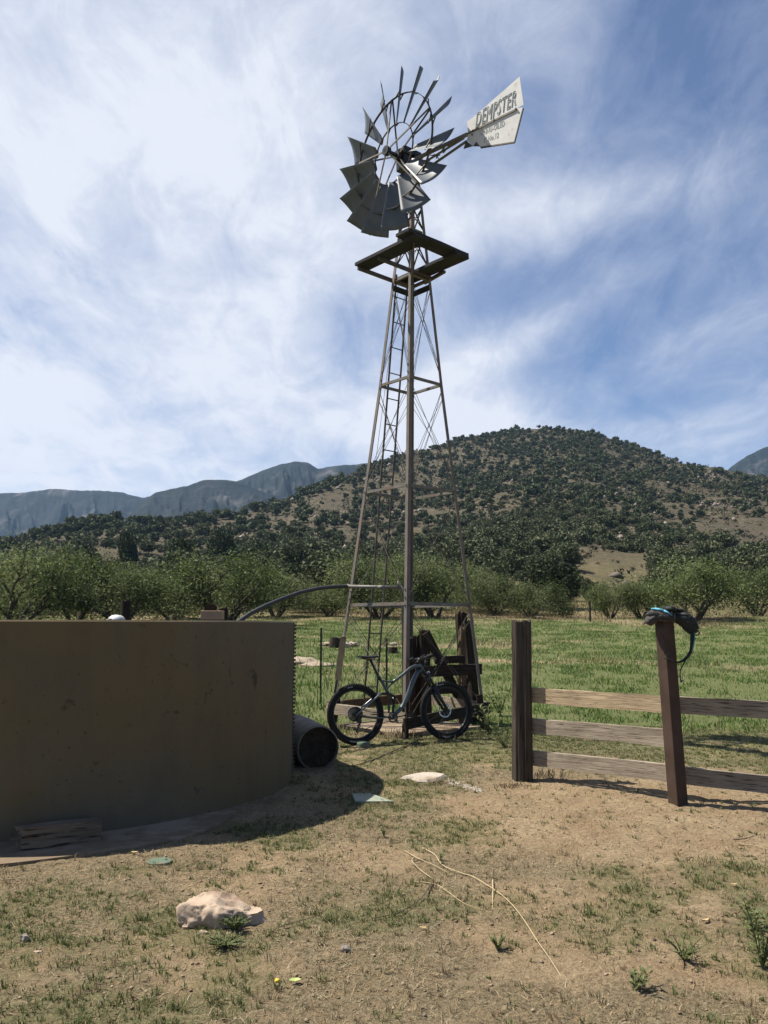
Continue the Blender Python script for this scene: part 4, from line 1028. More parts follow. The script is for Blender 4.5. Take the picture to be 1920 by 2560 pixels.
# concrete pad under the tower
mb = MB()
pts = [LP('N', 0)*1.0+Vector((0, 0.22, 0)), LP('R', 0)+Vector((-0.05, 0, 0)), LP('F', 0)+Vector((0, -0.1, 0)), LP('L', 0)+Vector((0.02, 0, 0))]
lo = [Vector((p.x, p.y, -0.03)) for p in pts]; hi = [Vector((p.x, p.y, 0.045)) for p in pts]
mb.add(lo+hi, [(4, 5, 6, 7), (0, 1, 5, 4), (1, 2, 6, 5), (2, 3, 7, 6), (3, 0, 4, 7)])
o = mb.build('tower_pad', M['slab'], origin=(CX, CY, 0), bevel=0.01); tag(o, 'square pale concrete pad under the windmill tower', 'concrete pad')

# ------------------------------------------------------------------ old timber frame inside the tower foot
tf = empty('timber_frame', (1.2, 12.8, gz(1.2, 12.8)), 'dark weathered timber frame of posts and rails at the right foot of the tower', 'timber frame')
def q3(cx, cy, Y): return P(780+cx*.2893, 1340+cy*.2893, Y)
def pst(x0, y0, x1, y1, Y, r_, m, sd, name='post', **kw):
    t = q3(x1, y1, Y); b = q3(x0, y0, Y); k = (b-t).normalized()
    b2 = t+k*((t.z+0.05)/max(1e-3, -k.z))
    post(name, b2, t, r_, M[m], tf, sd, **kw)
pst(1345, 1430, 1288, 668, 12.9, 0.092, 'blackwood', 2, rough=0.022, ragged=0.05)
pst(1400, 1430, 1345, 735, 12.75, 0.075, 'blackwood', 6, rough=0.02, ragged=0.04)
pst(1290, 1300, 1297, 790, 12.65, 0.055, 'brownwood', 7, rough=0.02, ragged=0.05)
pst(868, 1420, 862, 885, 12.55, 0.055, 'blackwood', 11, rough=0.02, ragged=0.05)
pst(915, 1420, 905, 870, 12.65, 0.06, 'blackwood', 12, rough=0.02, ragged=0.05)
pst(985, 1420, 972, 812, 12.6, 0.075, 'blackwood', 13, rough=0.012, sq=0.8)
plank('brace', q3(1292, 1440, 12.75), q3(985, 835, 12.5), 0.05, 0.13, M['blackwood'], tf, seed=4, rough=0.006)
plank('rail', q3(1060, 1075, 12.45), q3(1318, 1062, 12.6), 0.04, 0.11, M['blackwood'], tf, seed=5, rough=0.006)
plank('rail', q3(895, 1172, 12.32), q3(1466, 1150, 12.45), 0.045, 0.155, M['blackwood'], tf, seed=6, rough=0.008)
plank('rail', q3(1000, 1345, 12.45), q3(1330, 1325, 12.6), 0.04, 0.10, M['blackwood'], tf, seed=7, rough=0.006)
for (x0, y0, x1, y1, Y, s_) in ((80, 795, 86, 1295, 15.2, 'left of the windmill'), (645, 885, 650, 1300, 15.0, 'behind the bicycle saddle')):
    t = q3(x0, y0, Y); g0 = gz(t.x, t.y); mb = MB()
    mb.bar((t.x, t.y, g0-0.1), t, 0.036, 0.006, up=(0, 1, 0)); mb.bar((t.x, t.y+0.015, g0-0.1), (t.x, t.y+0.015, t.z), 0.006, 0.03, up=(0, 1, 0))
    for i in range(14):
        zz = g0+0.15+i*(t.z-g0-0.2)/13; mb.box((t.x, t.y-0.006, zz), (0.02, 0.008, 0.012))
    o = mb.build('fence_stake', M['tpost'], origin=(t.x, t.y, g0)); tag(o, 'thin dark steel fence stake standing in the weeds '+s_, 'fence stake')

# ------------------------------------------------------------------ bicycle
ra = G(892, 1862, 0.0); fa = G(1121, 1849, 0.0)
bx_ = (fa-ra).normalized(); lean = R(7)
by = Vector((0, 0, 1)).cross(bx_); bz = (Vector((0, 0, 1))*math.cos(lean)+by*math.sin(lean)).normalized(); by2 = bz.cross(bx_)
BM = Matrix((bx_, by2, bz)).transposed().to_4x4(); BM.translation = ra+Vector((0, 0, -0.004))
WB = (fa-ra).length; kx = WB/870; kz = 0.001352
bike = empty('mountain_bicycle', ra, 'grey full suspension mountain bicycle leaning on the near tower leg', 'bicycle', M4=BM)
def bp(cx, cy, y=0.0):
    ref = 715-55*(cx-360)/870
    return Vector(((cx-360)*kx, y, 0.375+(ref-cy)*kz))
def bb(name, mb, mat, par=None, **kw): return mb.build(name, mat, par or bike, M4=BM.copy(), local=True, **kw)
for (cx, cy, nm) in ((360, 715, 'r'), (1230, 660, 'f')):
    c = Vector(((cx-360)*kx, 0, 0.375)); AX = Vector((0, 1, 0))
    mb = MB(); mb.tube([c-AX*0.055, c+AX*0.055], 0.02, 12); mb.tube([c+AX*0.03, c+AX*0.04], 0.036, 12); wh = bb('wheel', mb, M['blackmetal'])
    mb = MB(); mb.ring(c, AX, 0.343, 0.031, 72, 12, rw=0.031)
    for i in range(96):
        q = 6.2832*i/96
        for sy, rr_, w_ in ((0, 0.374, 0.018), (0.021, 0.366, 0.011), (-0.021, 0.366, 0.011)):
            qq = q+(0.03 if sy else 0); p = c+Vector((math.cos(qq)*rr_, sy, math.sin(qq)*rr_))
            rad = Vector((math.cos(qq), 0, math.sin(qq))); tg = Vector((-math.sin(qq), 0, math.cos(qq)))
            mb.box(p, (0.011, w_, 0.009), Matrix((tg, AX, rad)).transposed())
    bb('tyre', mb, M['tyre'], wh)
    mb = MB(); mb.ring(c, AX, 0.301, 0.015, 72, 8, rw=0.016); bb('rim', mb, M['blackmetal'], wh, smooth=True)
    mb = MB()
    for i in range(28):
        q = 6.2832*i/28; q2 = q+(0.6 if (i//2) % 2 else -0.6); sy = 0.03 if i % 2 else -0.03
        mb.tube([c+Vector((math.cos(q2)*0.028, sy, math.sin(q2)*0.028)), c+Vector((math.cos(q)*0.296, 0, math.sin(q)*0.296))], 0.0011, 4, cap=False)
    bb('spokes', mb, M['blackmetal'], wh)
    mb = MB(); mb.ring(c+Vector((0, 0.05, 0)), AX, 0.083, 0.009, 40, 6, rw=0.0015)
    for i in range(6):
        q = 6.2832*i/6; mb.bar(c+Vector((math.cos(q)*0.02, 0.05, math.sin(q)*0.02)), c+Vector((math.cos(q+.3)*0.08, 0.05, math.sin(q+.3)*0.08)), 0.002, 0.008, up=(0, 1, 0))
    bb('brake_disc', mb, M['silver'], wh)
    # pale maker's print on the side wall
    mb = MB()
    for (q0, n_) in ((R(255), 7), (R(97), 5)):
        for i in range(n_):
            q = q0+i*0.045; rad = Vector((math.cos(q), 0, math.sin(q))); tg = Vector((-math.sin(q), 0, math.cos(q)))
            mb.box(c+rad*0.338+AX*-0.0315, (0.009, 0.001, 0.012), Matrix((tg, AX, rad)).transposed())
    bb('tyre_print', mb, M['print'], wh)
fr = MB()
HT, HB_ = bp(985, 228), bp(1022, 300)
fr.tube([HT, HB_], 0.027, 12)
fr.tube([bp(1000, 250), bp(940, 250), bp(895, 272), bp(820, 335), bp(745, 392), bp(712, 410)], [0.026, 0.025, 0.022, 0.020, 0.019, 0.018], 12)
fr.tube([bp(712, 410), bp(665, 405), bp(612, 396)], [0.013, 0.012, 0.013], 10)
fr.tube([bp(742, 398), bp(700, 435), bp(655, 480)], 0.011, 10)
fr.tube([bp(575, 350), bp(620, 420), bp(680, 530), bp(695, 570)], 0.019, 12)
fr.tube([bp(1005, 268), bp(955, 320), bp(905, 420), bp(855, 540), bp(800, 640), bp(735, 700), bp(690, 738)], [0.026, 0.033, 0.034, 0.032, 0.030, 0.026, 0.030], 12)
fr.tube([bp(690, 738, -0.045), bp(690, 738, 0.045)], 0.028, 14)
frame_ = bb('frame', fr, M['bikegrey'], smooth=True)
for sy in (-1, 1):
    mb = MB(); mb.tube([bp(600, 520, 0.03*sy), bp(560, 545, 0.05*sy), bp(470, 622, 0.066*sy), bp(400, 680, 0.07*sy), bp(348, 728, 0.068*sy)], [0.011, 0.012, 0.011, 0.011, 0.012], 8); bb('seat_stay', mb, M['stay'], smooth=True)
    mb = MB(); mb.tube([bp(362, 718, 0.068*sy), bp(450, 738, 0.062*sy), bp(560, 748, 0.05*sy), bp(665, 735, 0.04*sy)], 0.010, 8); bb('chain_stay', mb, M['bikegrey'], smooth=True)
mb = MB(); mb.tube([bp(598, 522, -0.03), bp(660, 520, -0.03), bp(742, 552, -0.03)], [0.014, 0.02, 0.014], 8); mb.tube([bp(598, 522, 0.03), bp(660, 520, 0.03), bp(742, 552, 0.03)], [0.014, 0.02, 0.014], 8); bb('rocker_link', mb, M['blackmetal'])
mb = MB(); mb.tube([bp(725, 552), bp(718, 600)], 0.026, 12); mb.tube([bp(718, 600), bp(708, 690)], 0.017, 10); mb.ring(bp(714, 640), (0, 0.2, 1), 0.022, 0.004, 16, 6); bb('rear_shock', mb, M['blackmetal'], smooth=True)
mb = MB(); mb.tube([bp(680, 545), bp(672, 640), bp(668, 700)], 0.014, 8); bb('strut', mb, M['blackmetal'])
mb = MB(); mb.tube([bp(598, 388), bp(512, 205)], 0.0155, 10); mb.tube([bp(600, 392), bp(585, 362)], 0.023, 10); bb('seatpost', mb, M['blackmetal'], smooth=True)
mb = MB(); L_ = 14; vs, fs = [], []
for i in range(L_+1):
    f_ = i/L_; cx = 412+178*f_; wd = 0.068*(1-f_)**0.8*(1 if f_ > 0.08 else 0.8)+0.018; zt = bp(cx, 172-12*f_+6*math.sin(f_*3.1)); 
    for k in range(9):
        a = -1+2*k/8; vs.append((zt.x, a*wd, zt.z-0.018*abs(a)**2.2-(0.006 if abs(a) < 0.15 else 0)))
    for k in range(9):
        a = 1-2*k/8; vs.append((zt.x, a*wd*0.85, zt.z-0.030-0.008*(1-f_)))
for i in range(L_):
    for k in range(18): fs.append((i*18+k, i*18+(k+1) % 18, (i+1)*18+(k+1) % 18, (i+1)*18+k))
fs += [tuple(range(18)), tuple(L_*18+k for k in range(18))[::-1]]
mb.add(vs, fs); sd_ = bb('saddle', mb, M['blackmetal'], smooth=True)
mb = MB()
for sy in (-0.022, 0.022): mb.tube([bp(440, 195, sy*1.4), bp(450, 205, sy), bp(540, 203, sy), bp(570, 185, sy*0.6)], 0.0035, 6)
bb('saddle_rail', mb, M['blackmetal'], sd_)
# fork
for sy in (-1, 1):
    mb = MB(); mb.tube([bp(1050, 330, 0.062*sy), bp(1105, 445, 0.062*sy)], 0.0175, 10); mb.tube([bp(1105, 440, 0.062*sy), bp(1150, 540, 0.062*sy), bp(1215, 650, 0.062*sy)], [0.026, 0.025, 0.018], 10)
    bb('fork_leg', mb, M['blackmetal'], smooth=True)
mb = MB(); mb.tube([bp(1050, 332, -0.075), bp(1045, 318, 0), bp(1050, 332, 0.075)], 0.026, 10); mb.tube([bp(1120, 470, -0.06), bp(1150, 415, -0.02), bp(1150, 415, 0.02), bp(1120, 470, 0.06)], 0.011, 8)
mb.tube([bp(1018, 300), bp(1042, 325)], 0.026, 10); bb('fork_crown', mb, M['blackmetal'], smooth=True)
mb = MB(); c = bp(1046, 312, -0.05); mb.tube([c, c+Vector((0.012, -0.03, 0.01))], 0.016, 8); bb('fork_cap', mb, M['silver'])
mb = MB(); mb.tube([bp(982, 222), bp(972, 196)], 0.021, 10); mb.tube([bp(972, 196), bp(1010, 176)], 0.020, 10); bb('stem', mb, M['blackmetal'], smooth=True)
mb = MB(); hb = [bp(1000, 168, -0.38), bp(1005, 168, -0.22), bp(1012, 172, -0.06), bp(1014, 178, 0), bp(1012, 172, 0.06), bp(1005, 168, 0.22), bp(1000, 168, 0.38)]
mb.tube(hb, 0.015, 10); bars = bb('handlebar', mb, M['blackmetal'], smooth=True)
for sy in (-1, 1):
    mb = MB(); mb.tube([bp(998, 168, 0.245*sy), bp(997, 168, 0.39*sy)], [0.024, 0.021], 10); bb('grip', mb, M['tyre'], bars, smooth=True)
    mb = MB(); mb.tube([bp(1006, 172, 0.22*sy), bp(1040, 185, 0.25*sy), bp(1050, 200, 0.34*sy)], 0.007, 6); mb.box(bp(1012, 172, 0.21*sy), (0.05, 0.05, 0.04)); mb.tube([bp(985, 150, 0.2*sy), bp(960, 170, 0.17*sy), bp(990, 195, 0.2*sy)], 0.009, 6); bb('brake_lever', mb, M['blackmetal'], bars)
for (pts) in ([(1010, 170, -0.2), (1070, 150, -0.12), (1085, 200, -0.03), (1060, 330, 0.0), (1120, 500, 0.07)], [(1010, 172, 0.2), (1065, 175, 0.05), (1030, 240, -0.03), (960, 300, -0.035)],
              [(1010, 170, 0.18), (1050, 130, 0.05), (1075, 190, 0.0), (1010, 280, 0.03)], [(1120, 520, 0.075), (1130, 600, 0.085), (1180, 690, 0.06)]):
    mb = MB(); mb.tube([bp(*q) for q in pts], 0.0032, 5); bb('cable', mb, M['blackmetal'])
mb = MB(); bbc = bp(690, 738, -0.06); mb.ring(bbc, (0, 1, 0), 0.058, 0.008, 40, 6, rw=0.003)
for i in range(4):
    q = i*1.57+.5; mb.bar(bbc, bbc+Vector((math.cos(q)*0.055, 0, math.sin(q)*0.055)), 0.005, 0.012, up=(0, 1, 0))
mb.bar(bbc+Vector((0, -0.02, 0)), bp(812, 718, -0.085), 0.014, 0.024, up=(0, 1, 0)); mb.bar(bp(690, 738, 0.06), bp(580, 712, 0.085), 0.014, 0.024, up=(0, 1, 0))
mb.tube([bp(690, 738, -0.075), bp(690, 738, 0.075)], 0.018, 10)
cr = bb('crank', mb, M['blackmetal'])
for (cx, cy, sy) in ((812, 718, -1), (576, 712, 1)):
    mb = MB(); mb.box(bp(cx, cy, 0.14*sy), (0.095, 0.095, 0.016)); bb('pedal', mb, M['blackmetal'], cr, bevel=0.004)
mb = MB(); c0 = bp(360, 715, -0.045)
for i in range(9): mb.ring(c0+Vector((0, 0.004*i, 0)), (0, 1, 0), 0.028+i*0.0075, 0.004, 32, 5, rw=0.0012)
mb.tube([c0, c0+Vector((0, 0.035, 0))], 0.03, 12); bb('cassette', mb, M['blackmetal'])
mb = MB(); mb.tube([bp(362, 660, -0.05), bp(500, 700, -0.055), bp(690, 696, -0.06)], 0.0045, 5); mb.tube([bp(345, 880, -0.055), bp(380, 870, -0.05), bp(500, 820, -0.055), bp(640, 778, -0.06), bp(700, 780, -0.06)], 0.0045, 5); bb('chain', mb, M['blackmetal'])
mb = MB(); mb.tube([bp(365, 745, -0.065), bp(385, 790, -0.07), bp(350, 850, -0.065), bp(345, 880, -0.06)], 0.013, 8); mb.ring(bp(345, 885, -0.055), (0, 1, 0), 0.022, 0.005, 16, 5); mb.ring(bp(372, 822, -0.055), (0, 1, 0), 0.020, 0.005, 16, 5); mb.box(bp(372, 780, -0.07), (0.05, 0.04, 0.045)); bb('rear_derailleur', mb, M['blackmetal'], smooth=False)

# ------------------------------------------------------------------ rail fence
fp = Vector((1.315, 8.13, gz(1.315, 8.13)-0.1))
o = post('fence_post', fp, (1.335, 8.13, 1.515), 0.092, M['postwood'], None, 21, 0.011, 0.25, 1.04, n=40, seg=30, ragged=0.02); tag(o, 'thick dark weathered wooden post at the left end of the rail fence', 'post')
# rusty square tube set on the diagonal
sp0, sp1 = Vector((2.36, 6.89, gz(2.36, 6.89)-0.1)), Vector((2.314, 6.90, 1.530))
m4, L_ = frame(sp0, sp1, (0, 1, 0)); mb = MB(); hw = 0.054; rot_ = R(24)
def prof(w, x): return [(x, math.cos(rot_+R(45+90*k))*w*1.414, math.sin(rot_+R(45+90*k))*w*1.414) for k in range(4)]
vs = prof(hw, 0)+prof(hw, L_)+prof(hw-0.008, L_)+prof(hw-0.008, L_-0.3)
fs = [(0, 1, 5, 4), (1, 2, 6, 5), (2, 3, 7, 6), (3, 0, 4, 7)]+[(4+i, 4+(i+1) % 4, 8+(i+1) % 4, 8+i) for i in range(4)]+[(8+i, 8+(i+1) % 4, 12+(i+1) % 4, 12+i) for i in range(4)]+[(12, 13, 14, 15)]
mb.add(vs, fs); o = mb.build('steel_post', M['ruststeel'], None, M4=m4, local=True, bevel=0.004)
tag(o, 'square rust brown steel post with a backpack hung over its top', 'post')
def rail(px0, py0, Y0, px1, py1, Y1, m, sd, lb, hgt=0.138, name='fence_rail'):
    a, b = P(px0, py0, Y0), P(px1, py1, Y1); o = plank(name, a, b, 0.042, hgt, M[m], None, seed=sd, rough=0.005, seg=24); tag(o, lb, 'rail', 'boards of the rail fence'); return o
rail(1322, 1736.5, 8.16, 1664, 1761, 7.05, 'tanwood', 1, 'tan top rail with a dark knot between the wooden post and steel post')
rail(1322, 1814, 8.16, 1672, 1845, 7.05, 'greywood', 2, 'grey middle rail with a knot hole between the wooden post and steel post')
rail(1322, 1894, 8.16, 1680, 1933, 7.05, 'greywood', 3, 'pale grey bottom rail between the wooden post and steel post')
rail(1688, 1762, 7.06, 2200, 1789, 6.9, 'greywood', 4, 'shaded top rail running right from the steel post')
rail(1695, 1937, 7.06, 2200, 1992, 6.9, 'greywood', 5, 'weathered bottom rail running right from the steel post')
# knots
mb = MB(); k0 = P(1496, 1757, 7.545); mb.blob(k0, (0.022, 0.006, 0.012), 2, 0.2, nu=12, nv=8, M3=Matrix.Rotation(R(28), 3, 'Y')); o = mb.build('knot', M['blackwood'], bpy.data.objects['fence_rail'])
mb = MB(); k0 = P(1552, 1829, 7.395); mb.blob(k0, (0.013, 0.006, 0.017), 2, 0.2, nu=12, nv=8); o = mb.build('knot', M['blackwood'], bpy.data.objects['fence_rail.001'])

# ------------------------------------------------------------------ backpack
def k6(cx, cy, Y=6.88): return P(1590+cx*.1085, 1490+cy*.1085, Y)
bpk = empty('backpack', (sp1.x, sp1.y, sp1.z), 'small grey and black hydration backpack with blue trim slumped over the steel post', 'backpack')
mb = MB(); mb.blob(k6(590, 470), (0.118, 0.085, 0.046), 5, 0.10, 1.8, 30, 22, Matrix.Rotation(R(10), 3, 'Y'), 0.16); mb.blob(k6(360, 540), (0.055, 0.07, 0.040), 8, 0.16, 2.2, 22, 16, Matrix.Rotation(R(-32), 3, 'Y'), 0.2)
mb.blob(k6(250, 595), (0.03, 0.02, 0.010), 8, 0.16, 2.2, 12, 8, Matrix.Rotation(R(-30), 3, 'Y'))
mb.build('front_pocket', M['pack_grey'], bpk, smooth=True)
mb = MB(); mb.blob(k6(1130, 560), (0.108, 0.085, 0.056), 11, 0.10, 1.8, 30, 22, Matrix.Rotation(R(28), 3, 'Y'), 0.14); mb.blob(k6(1230, 700), (0.070, 0.065, 0.050), 13, 0.12, 2, 20, 14, Matrix.Rotation(R(35), 3, 'Y'), 0.15)
mb.build('main_body', M['pack_dark'], bpk, smooth=True)
mb = MB(); mb.blob(k6(1030, 430), (0.075, 0.07, 0.020), 15, 0.12, 2, 22, 14, Matrix.Rotation(R(8), 3, 'Y'), 0.1); mb.build('lid', M['pack_grey'], bpk, smooth=True)
mb = MB(); mb.blob(k6(520, 330), (0.060, 0.06, 0.016), 17, 0.10, 2, 22, 14, Matrix.Rotation(R(14), 3, 'Y'), 0.1); mb.tube([k6(640, 340, 6.83), k6(730, 390, 6.82), k6(830, 450, 6.81)], [0.012, 0.011, 0.005], 8); mb.build('blue_panel', M['pack_blue'], bpk, smooth=True)
mb = MB(); mb.blob(k6(800, 300, 6.86), (0.050, 0.05, 0.024), 19, 0.18, 2.4, 20, 14, Matrix.Rotation(R(10), 3, 'Y')); mb.blob(k6(980, 330, 6.88), (0.045, 0.035, 0.015), 23, 0.18, 2.4, 18, 12, Matrix.Rotation(R(12), 3, 'Y')); mb.build('waist_pad', M['pack_dark'], bpk, smooth=True)
for pts, rr_, fl in (([(400, 340), (560, 345), (700, 400), (850, 480)], 0.004, 1), ([(400, 510), (520, 500), (700, 540), (850, 570)], 0.003, 1), ([(900, 390), (900, 480), (890, 620)], 0.004, 1), ([(1150, 610), (1270, 560), (1350, 570)], 0.0025, 1)):
    mb = MB(); mb.tube([k6(x, y, 6.795) for x, y in pts], rr_, 6); mb.build('piping', M['pack_dark'], bpk)
Ys = [6.86, 6.84, 6.82, 6.80, 6.79, 6.785, 6.79, 6.80]
sp = [(1300, 790), (1300, 950), (1295, 1120), (1265, 1280), (1190, 1400), (1090, 1490), (980, 1530), (850, 1510), (740, 1460), (640, 1420)]
mb = MB(); mb.tube([k6(x, y, 6.84-0.006*i if i < 6 else 6.79) for i, (x, y) in enumerate(sp)], [0.019, 0.018, 0.017, 0.015, 0.013, 0.011, 0.009, 0.008, 0.007, 0.005], 8, flat=1.0); mb.build('shoulder_strap', M['pack_dark'], bpk, smooth=True)
mb = MB(); mb.tube([k6(1350, 850, 6.82), k6(1350, 1000, 6.81), k6(1325, 1150, 6.80), k6(1290, 1290, 6.8)], 0.005, 6); mb.build('drinking_tube', M['teal'], bpk, smooth=True)
mb = MB(); mb.tube([k6(1380, 790), k6(1440, 800), k6(1465, 850), k6(1430, 900), k6(1375, 900)], 0.005, 6); mb.build('loop', M['pack_dark'], bpk, smooth=True)
mb = MB(); mb.tube([k6(x, y, 6.80) for x, y in ((1150, 1470), (1080, 1600), (1020, 1710), (1015, 1830), (1030, 1960))], 0.005, 6); mb.build('strap_end', M['pack_dark'], bpk)
mb = MB(); mb.tube([k6(x, y, 6.785) for x, y in ((450, 640), (515, 700), (540, 790), (530, 860), (610, 900), (680, 1080), (730, 1260), (770, 1400))], 0.004, 6); mb.build('chest_strap', M['pack_dark'], bpk)
mb = MB(); mb.tube([k6(1020, 1985, 6.8), k6(1095, 1935, 6.8)], 0.006, 6); mb.build('buckle', M['pack_dark'], bpk); mb = MB(); mb.box(k6(1072, 1925, 6.795), (0.012, 0.008, 0.012)); mb.build('buckle_tip', M['print'], bpk)

# ------------------------------------------------------------------ things lying on the yard
def disc(name, px, py, r_, h_, mat, lb, cat, n=32, sy=1.0, wob=0.0, z0=None, mats=None, dz=0.0):
    p = GT(px, py); mb = MB(); vs = []
    for k, (zz, rr_) in enumerate(((-0.02, r_), (h_*0.75, r_), (h_, r_*0.93), (h_*1.05, r_*0.4))):
        for i in range(n):
            q = 6.2832*i/n; w = 1+wob*mn.noise(Vector((math.cos(q)*2, math.sin(q)*2, 7)))
            vs.append((p.x+math.cos(q)*rr_*w, p.y+math.sin(q)*rr_*w*sy, p.z+zz+dz))
    fs = [(k*n+i, k*n+(i+1) % n, (k+1)*n+(i+1) % n, (k+1)*n+i) for k in range(3) for i in range(n)]+[tuple(3*n+i for i in range(n))]
    mb.add(vs, fs); o = mb.build(name, mat, origin=(p.x, p.y, p.z)); tag(o, lb, cat); return o, p
o, p = disc('pipe_cap', 909, 1868, 0.085, 0.062, M['greencap'], 'round green plastic pipe cap standing beside the rear bicycle wheel', 'pipe cap')
o, p = disc('valve_cover', 399, 2156, 0.074, 0.012, M['greencap'], 'flat round green valve cover in the dirt near the tank shadow', 'valve cover')
mb = MB(); mb.tube([p+Vector((0.035, 0.02, 0.0)), p+Vector((0.035, 0.02, 0.0145))], 0.008, 10); mb.build('finger_hole', M['blackmetal'], o)
mb = MB(); p = GT(1063, 1947); vs = []
shape = [(-0.29, -0.02), (-0.18, 0.09), (-0.02, 0.2), (0.12, 0.21), (0.26, 0.1), (0.2, -0.03), (0.12, -0.15), (0.02, -0.19), (-0.09, -0.17), (-0.16, -0.07)]
n = len(shape)
for zz, k in ((-0.02, 1.0), (0.006, 1.0), (0.030, 0.86)): vs += [(p.x+x*k*0.85, p.y+y*k*1.1, p.z+zz) for x, y in shape]
mb.add(vs, [(k*n+i, k*n+(i+1) % n, (k+1)*n+(i+1) % n, (k+1)*n+i) for k in range(2) for i in range(n)]+[tuple(2*n+i for i in range(n))])
tag(mb.build('stone_slab', M['whiterock'], origin=p), 'pale pointed stone slab flat on the grass in front of the bicycle', 'stone slab')
mb = MB(); rn = random.Random(4)
for i in range(330):
    t = rn.random()**1.4; a = GT(1115+95*t, 1950+30*t); s = 0.003+0.007*rn.random()**2
    mb.blob(a+Vector((rn.gauss(0, .035), rn.gauss(0, .045), 0.001)), (s*1.6, s*1.4, s*0.5), i, 0.2, 2, 6, 4)
tag(mb.build('chalky_gravel', M['whiterock']), 'streak of chalky white grit trailing from the pale stone slab', 'gravel', None, 'stuff')
mb = MB(); a, b, c, d = [GT(*q) for q in ((888, 2010), (984, 2010), (925, 1989), (880, 1990))]
vs = [v+Vector((0, 0, 0.004)) for v in (a, b, c, d)]+[v+Vector((0, 0, 0.022)) for v in (a, b, c, d)]
mb.add(vs, [(4, 5, 6, 7), (0, 1, 5, 4), (1, 2, 6, 5), (2, 3, 7, 6), (3, 0, 4, 7)]); tag(mb.build('cover_plate', M['greenplate'], origin=a), 'greenish flat cover plate at the tip of the tank shadow', 'cover plate')
# boulder
p = GT(532, 2322); mb = MB(); vs, fs = [], []; nu, nv_ = 110, 50
for j in range(nv_+1):
    th = (math.pi/2+0.35)*j/nv_
    for i in range(nu):
        ph = 6.2832*i/nu; d = Vector((math.sin(th)*math.cos(ph), math.sin(th)*math.sin(ph), math.cos(th)))
        k = 1+0.30*mn.noise(d*1.4+Vector((3, 1, 2)))+0.16*mn.noise(d*3.5)+0.09*abs(mn.noise(d*6))+0.05*mn.noise(d*13)
        s = 1.0 if d.x < 0.1 else 1+0.18*d.x
        top = min(d.z*k, 0.74+0.12*mn.noise(d*2.3)-0.42*max(0, d.x)*1.0)
        vs.append((p.x+0.168*d.x*k*s, p.y+0.135+0.14*d.y*k, p.z+0.165*top-0.02))
for j in range(nv_):
    for i in range(nu): fs.append((j*nu+i, (j+1)*nu+i, (j+1)*nu+(i+1) % nu, j*nu+(i+1) % nu))
mb.add(vs, fs); tag(mb.build('boulder', M['rock'], origin=p, smooth=True), 'pinkish tan boulder bedded in the foreground grass', 'rock')
def stone(px, py, r3, sd, mat, lb, name='stone'):
    p = GT(px, py); mb = MB(); mb.blob(p+Vector((0, 0, r3[2]*0.5)), r3, sd, 0.22, 1.6, 12, 8); o = mb.build(name, M[mat], origin=p); tag(o, lb, 'stone')
stone(864, 2378, (0.024, 0.016, 0.018), 3, 'pebble', 'small angular grey stone right of the boulder')
stone(62, 2352, (0.022, 0.016, 0.020), 5, 'pebble', 'small grey stone at the far left of the foreground')
stone(465, 2322, (0.020, 0.014, 0.014), 6, 'rock', 'small cream chip at the left foot of the boulder')
stone(508, 2334, (0.024, 0.012, 0.010), 7, 'rock', 'flat cream chip under the front of the boulder')
stone(95, 2381, (0.018, 0.012, 0.006), 8, 'rock', 'flat tan chip below the small grey stone on the left')
# timber lying against the tank
ft = empty('old_timber', GT(130, 2120), 'cracked old timber block lying against the foot of the tank', 'timber')
a, b = GT(34, 2137), GT(238, 2110); a.z += 0.09; b.z += 0.085; a.y += 0.075; b.y += 0.065
plank('beam', a, b, 0.12, 0.135, M['logwood'], ft, seed=9, rough=0.012, seg=26)
mb = MB(); a2 = a+Vector((-0.02, 0, -0.05))
rn = random.Random(2)
for i in range(10):
    s = a+Vector((-0.02+rn.uniform(0, .02), rn.uniform(-.055, .055), rn.uniform(-.06, .065))); mb.bar(s+Vector((-0.03*rn.random(), 0, 0)), s+(b-a)*rn.uniform(0.10, 0.3), 0.010, 0.008)
mb.build('splinters', M['logwood'], ft)
# concrete culvert pipe beside the tank
cv = P(796, 1872, 9.02); cv.z = 0.185
ax = Vector((-0.40, 0.915, 0.05)).normalized(); e0 = cv; e1 = cv+ax*0.80
mb = MB(); n = 44; prof_ = [(0.0, 0.228), (0.012, 0.236), (0.785, 0.236), (0.80, 0.228), (0.80, 0.18), (0.0, 0.219)]
s1 = Vector((0, 0, 1)); s2 = ax.cross(s1); vs, fs = [], []
for i in range(n):
    q = 6.2832*i/n
    for (t, rr_) in prof_: vs.append(e0+ax*t+(s1*math.sin(q)+s2*math.cos(q))*rr_)
k = len(prof_)
for i in range(n):
    for j in range(k): fs.append((i*k+j, i*k+(j+1) % k, ((i+1) % n)*k+(j+1) % k, ((i+1) % n)*k+j))
mb.add(vs, fs)
o = mb.build('culvert_pipe', M['pipe_concrete'], origin=(cv.x, cv.y, 0)); mb = MB(); mb.add([e0+ax*(0.05+0.03*mn.noise(Vector((i*.7, 0, 0))))+(s1*math.sin(6.2832*i/n)+s2*math.cos(6.2832*i/n))*0.222 for i in range(n)]+[e0+ax*0.06], [(i, (i+1) % n, n) for i in range(n)]); mb.build('shade_plug', M['pipeshade'], o)  # added plug just inside the mouth, the pipe's inner shade painted as dark colour
tag(o, 'short concrete pipe lying between the tank and the bicycle', 'concrete pipe')
